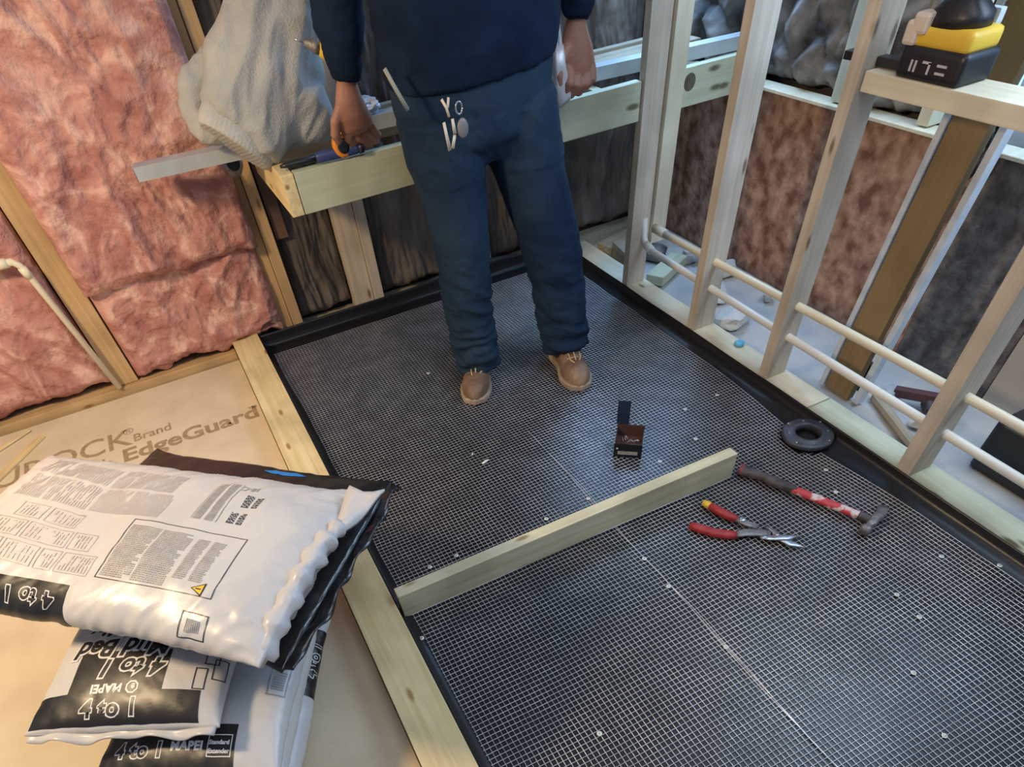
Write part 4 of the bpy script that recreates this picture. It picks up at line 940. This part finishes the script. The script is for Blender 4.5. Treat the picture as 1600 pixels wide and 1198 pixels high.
loft(bm, [(V((1.318, 2.335, 1.0)), .004, .010), (V((1.326, 2.335, .93)), .009, .012)], 10, 4); loft(bm, [(V((1.334, 2.335, 1.0)), .003, .010), (V((1.342, 2.335, .93)), .009, .012)], 10, 4)
TOOLW = mat('tool_pale_metal', (.58, .58, .60), .35, (.70, .69, .72), 30, 4, metal=.3)
st = empty('stapler', (1.34, 2.34, .88)); o = obj('jaw', bm, TOOLW, None); o.parent = st; o.matrix_parent_inverse = Matrix.Translation((-1.34, -2.34, -.88))
bm = bmesh.new(); loft(bm, [(V((1.336, 2.335, .935)), .018, .014), (V((1.342, 2.335, .88)), .022, .016), (V((1.350, 2.338, .84)), .028, .016), (V((1.362, 2.345, .80)), .030, .016), (V((1.372, 2.352, .790)), .024, .014)], 16, 4)
o = obj('tool_body', bm, TOOLW, None, True); o.parent = st; o.matrix_parent_inverse = Matrix.Translation((-1.34, -2.34, -.88)); tag(st, 'pale metal hand tool gripped upright in the fist of the worker at the right', 'tool')

# --- things on the bench ---------------------------------------------
# sweatshirt
GREYF = mat('sweatshirt_grey', (.38, .39, .38), .95, (.50, .50, .47), 7, 5, .35, 150, spec=.1)
hd = empty('sweatshirt', (.45, 2.66, .79))
def hcloth(name, bm, vox, disp, it=14):
    me = remesh(bm, vox, it, .5); me.update(); ns = [v.normal.copy() for v in me.vertices]
    for v, n_ in zip(me.vertices, ns): v.co += n_ * disp(v.co)
    for p in me.polygons: p.use_smooth = True
    o = link(name, me, GREYF); o.parent = hd; o.matrix_parent_inverse = Matrix.Translation((-.45, -2.66, -.79)); return o
axm = V((.75, -.05, -.66)).normalized()
def sec(c, a, b): return (V(c), a, b, 0, axm)
bm = bmesh.new()
loft(bm, [sec((.300, 2.62, .858), .112, .070), sec((.335, 2.63, .885), .130, .085), sec((.385, 2.645, .925), .150, .095), sec((.440, 2.66, .97), .160, .100), sec((.500, 2.68, 1.04), .145, .098), sec((.555, 2.70, 1.12), .120, .092), sec((.61, 2.72, 1.21), .105, .088), sec((.66, 2.74, 1.30), .10, .085), sec((.70, 2.76, 1.36), .06, .05)], 36, 2.2)
ball(bm, (.45, 2.62, .875), .085, (1.1, .7, .95)); ball(bm, (.51, 2.63, .875), .090, (1.1, .75, 1.0)); ball(bm, (.54, 2.66, .96), .085, (1, .8, 1)); ball(bm, (.55, 2.68, 1.05), .08, (1, .8, 1)); ball(bm, (.50, 2.65, .93), .10, (1, .75, 1))
def hf(c):
    a_ = c.x * .75 - c.z * .66; p_ = c.x * .66 + c.z * .75 + .05 * noise.noise(c * 6)
    return .017 * ridge((a_ * 1.3 + .15 * p_, c.y * .4, p_ * .45), 9, 2) + .009 * ridge((a_ * .5, c.y, p_), 7, 1) + .004 * fbm(c, 3, 14)
hcloth('sweatshirt_body', bm, .007, hf)
bm = bmesh.new()
loft(bm, [sec((.262, 2.612, .825), .112, .062), sec((.275, 2.618, .838), .120, .070), sec((.306, 2.626, .862), .122, .076), sec((.312, 2.630, .868), .114, .070)], 40, 2.2)
hcloth('ribbed_hem', bm, .005, lambda c: .0007 * math.sin((c.x * .75 - c.z * .66) * 500) + .004 * fbm(c, 2, 6), 2)
bm = bmesh.new()
sl = [(.345, 2.70, .985), (.29, 2.70, 1.008), (.225, 2.70, .985), (.188, 2.70, .925), (.203, 2.69, .872), (.258, 2.68, .868), (.315, 2.67, .905)]
rs = [.040, .042, .042, .043, .044, .040, .036]; P2 = []; R2 = []
for i in range(len(sl) - 1):
    for k in range(4): P2.append(V(sl[i]).lerp(V(sl[i + 1]), k / 4)); R2.append(rs[i] + (rs[i + 1] - rs[i]) * k / 4)
P2.append(V(sl[-1])); R2.append(rs[-1]); tube(bm, P2, .05, 18, True, R2)
hcloth('sleeve', bm, .006, lambda c: .008 * ridge((c.x + c.z, c.y, c.z - c.x), 11, 2) + .005 * fbm(c, 2, 9), 6)
tag(hd, 'light grey sweatshirt heaped on the left end of the bench', 'sweatshirt')
# drill lying in the sweatshirt
def drill(name, loc, M3, label, s=1.0, battery=True):
    t = empty(name); t.matrix_world = Matrix.Translation(loc) @ M3.to_4x4() @ Matrix.Scale(s, 4); g = []
    bm = bmesh.new(); loft(bm, [(V((-.10, 0, .19)), .03, .03, 0, (0, 1, 0)), (V((-.085, 0, .19)), .036, .038, 0, (0, 1, 0)), (V((-.02, 0, .19)), .036, .038, 0, (0, 1, 0)), (V((.03, 0, .19)), .034, .035, 0, (0, 1, 0)), (V((.05, 0, .19)), .027, .028, 0, (0, 1, 0))], 24, 2.6); obj('motor_housing', bm, YEL, t, True)
    bm = bmesh.new(); loft(bm, [(V((.045, 0, .19)), .026, .026, 0, (0, 1, 0)), (V((.075, 0, .19)), .024, .024, 0, (0, 1, 0)), (V((.078, 0, .19)), .020, .020, 0, (0, 1, 0)), (V((.11, 0, .19)), .015, .015, 0, (0, 1, 0)), (V((.115, 0, .19)), .006, .006, 0, (0, 1, 0))], 20); obj('chuck', bm, STEELD, t, True)
    bm = bmesh.new(); tube(bm, [(.11, 0, .19), (.15, 0, .19)], .0035, 8); obj('bit', bm, STEEL, t, True)
    bm = bmesh.new(); loft(bm, [(V((-.045, 0, .17)), .024, .017), (V((-.05, 0, .12)), .021, .017), (V((-.058, 0, .07)), .023, .018), (V((-.06, 0, .055)), .034, .024)], 20, 2.6); obj('handle', bm, BLACKP, t, True)
    bm = bmesh.new(); box(bm, -.030, -.012, -.006, .006, .135, .162, .003, 2); obj('trigger', bm, BLACKP, t, True)
    if battery:
        bm = bmesh.new(); box(bm, -.108, .010, -.035, .035, .036, .064, .013, 4); obj('battery_top', bm, YEL, t, True)
        bm = bmesh.new(); box(bm, -.106, .016, -.038, .038, 0, .040, .010, 3); obj('battery_pack', bm, BLACKP, t, True)
    return tag(t, label, 'drill')

Z90 = Matrix.Rotation(R(-90), 3, 'Z')
d = drill('cordless_drill', V((1.845, 1.245, .9135)), Z90, 'yellow and black cordless drill standing on its battery on the pale partition rail', 1.5)
WORDM = INKL
bm = bmesh.new()
for x0, x1, z0, z1 in ((-.080, -.076, .010, .024), (-.072, -.068, .010, .024), (-.058, -.042, .022, .025), (-.046, -.042, .010, .024), (-.030, -.012, .012, .015), (-.030, -.012, .021, .024)): box(bm, x0, x1, -.0388, -.0380, z0, z1)
obj('battery_mark', bm, WORDM, d)
bm = bmesh.new(); loft(bm, [(V((-.052, 0, .062)), .052, .033), (V((-.052, 0, .074)), .050, .032), (V((-.055, 0, .088)), .034, .024), (V((-.056, 0, .10)), .026, .020)], 24, 2.6); obj('handle_foot', bm, BLACKP, d, True)
bm = bmesh.new(); box(bm, -.112, -.086, -.040, -.014, .038, .068, .009, 4); box(bm, -.102, -.072, -.040, -.012, .052, .078, .009, 4); obj('pale_clip', bm, mat('clip_pale', (.72, .62, .50), .4), d)
bm = bmesh.new(); box(bm, -.030, -.008, .030, .044, .060, .080, .004, 2); o = obj('battery_latch', bm, WH, d)
lb = lumber('pull_bar', (1.83, 1.60, .926), (1.838, 1.40, .926), .034, .018, BLACKP); tag(lb, 'flat black tool bar lying on the rail end, left of the yellow drill', 'tool')
M2 = Matrix.Rotation(R(172), 3, 'Z') @ Matrix.Rotation(R(-22), 3, 'Y')
drill('cordless_drill', V((.528, 2.50, 1.055)) - M2 @ V((.15, 0, .19)) * .72, M2, 'drill with dark chuck lying against the sweatshirt, half behind the arm of the worker', .72, False)
# blue-black knife on the front board
kn_ = empty('utility_knife', (.47, 2.475, .78)); kn_.rotation_euler = (0, 0, math.atan2(-.05, .28))
bm = bmesh.new(); loft(bm, [(V((.02, 0, 0)), .010, .010, 0, (0, 1, 0)), (V((.03, 0, 0)), .014, .014, 0, (0, 1, 0)), (V((.10, 0, .002)), .015, .015, 0, (0, 1, 0)), (V((.16, 0, .002)), .013, .013, 0, (0, 1, 0)), (V((.172, 0, .002)), .009, .009, 0, (0, 1, 0))], 18, 2.6); obj('handle', bm, NAVYP, kn_, True)
bm = bmesh.new(); loft(bm, [(V((-.10, 0, -.004)), .007, .004, 0, (0, 1, 0)), (V((-.08, 0, -.003)), .012, .007, 0, (0, 1, 0)), (V((.025, 0, 0)), .011, .010, 0, (0, 1, 0))], 14, 3); obj('blade_sheath', bm, BLACKP, kn_, True)
bm = bmesh.new(); loft(bm, [(V((.168, 0, .002)), .014, .014, 0, (0, 1, 0)), (V((.185, 0, .002)), .012, .012, 0, (0, 1, 0))], 14, 3); obj('end_cap', bm, BLACKP, kn_, True)
tag(kn_, 'blue and black handled tool lying along the bench edge below the sweatshirt', 'tool')
# orange tape in the hand
ORG = mat('orange_plastic', (.78, .26, .03), .4)
tp = empty('tape_measure', (.585, 2.455, .800))
bm = bmesh.new(); lathe(bm, [(.026, -.016), (.032, -.012), (.033, 0), (.032, .012), (.026, .016)], 30, Matrix.Rotation(R(90), 4, 'X') @ Matrix.Scale(1.0, 4)); obj('case', bm, ORG, tp, True)
bm = bmesh.new(); lathe(bm, [(.020, .015), (.020, .0185), (.012, .0195)], 24, Matrix.Rotation(R(90), 4, 'X')); obj('side_disc', bm, BLACKP, tp, True)
tag(tp, 'orange tape measure with a dark side under the hand at the sweatshirt', 'tape measure')
# white wrapper lying in the bench frame
def wad(name, c, sx, sy, sz, m, label, cat, sd):
    bm = bmesh.new(); bmesh.ops.create_icosphere(bm, subdivisions=4, radius=1)
    for v in bm.verts:
        q = v.co.copy(); k = 1 + .45 * ridge(q + V((sd, 0, 0)), 1.6, 3) - .25; v.co = V((q.x * sx, q.y * sy, q.z * sz)) * k
    o = obj(name, bm, m, None, False); o.location = c; return tag(o, label, cat)
wad('plastic_wrapper', (.76, 2.72, .822), .055, .045, .028, mat('wrapper_white', (.62, .63, .70), .35), 'white plastic wrapper on the metal channel between arm and hip', 'wrapper', 3)
wad('plastic_wrapper', (1.55, 2.58, .822), .045, .03, .02, bpy.data.materials['wrapper_white'], 'white plastic wrapper on the metal channel right of the fist', 'wrapper', 8)

tag(lumber('short_cleat', (.372, 3.06, .40), (.372, 3.06, .80), .055, .035, mat('cleat_maroon', (.11, .06, .045), .8, (.17, .10, .07), 12), side=(0, -1, 0)), 'dark reddish short cleat beside the paired studs under the bench end', 'board')
bm = bmesh.new(); lathe(bm, [(.030, 0), (.034, .004), (.034, .10), (.030, .104)], 28, Matrix.Translation((.262, 2.93, .70)) @ Matrix.Rotation(R(70), 4, 'X')); o = obj('pipe_stub', bm, STEELD, None, True); tag(o, 'dark round pipe stub under the sweatshirt at the bench corner', 'pipe')
bm = bmesh.new(); lathe(bm, [(.024, .1035), (.024, .1055)], 24, Matrix.Translation((.262, 2.93, .70)) @ Matrix.Rotation(R(70), 4, 'X')); obj('pipe_mouth', bm, BLACKP, o)
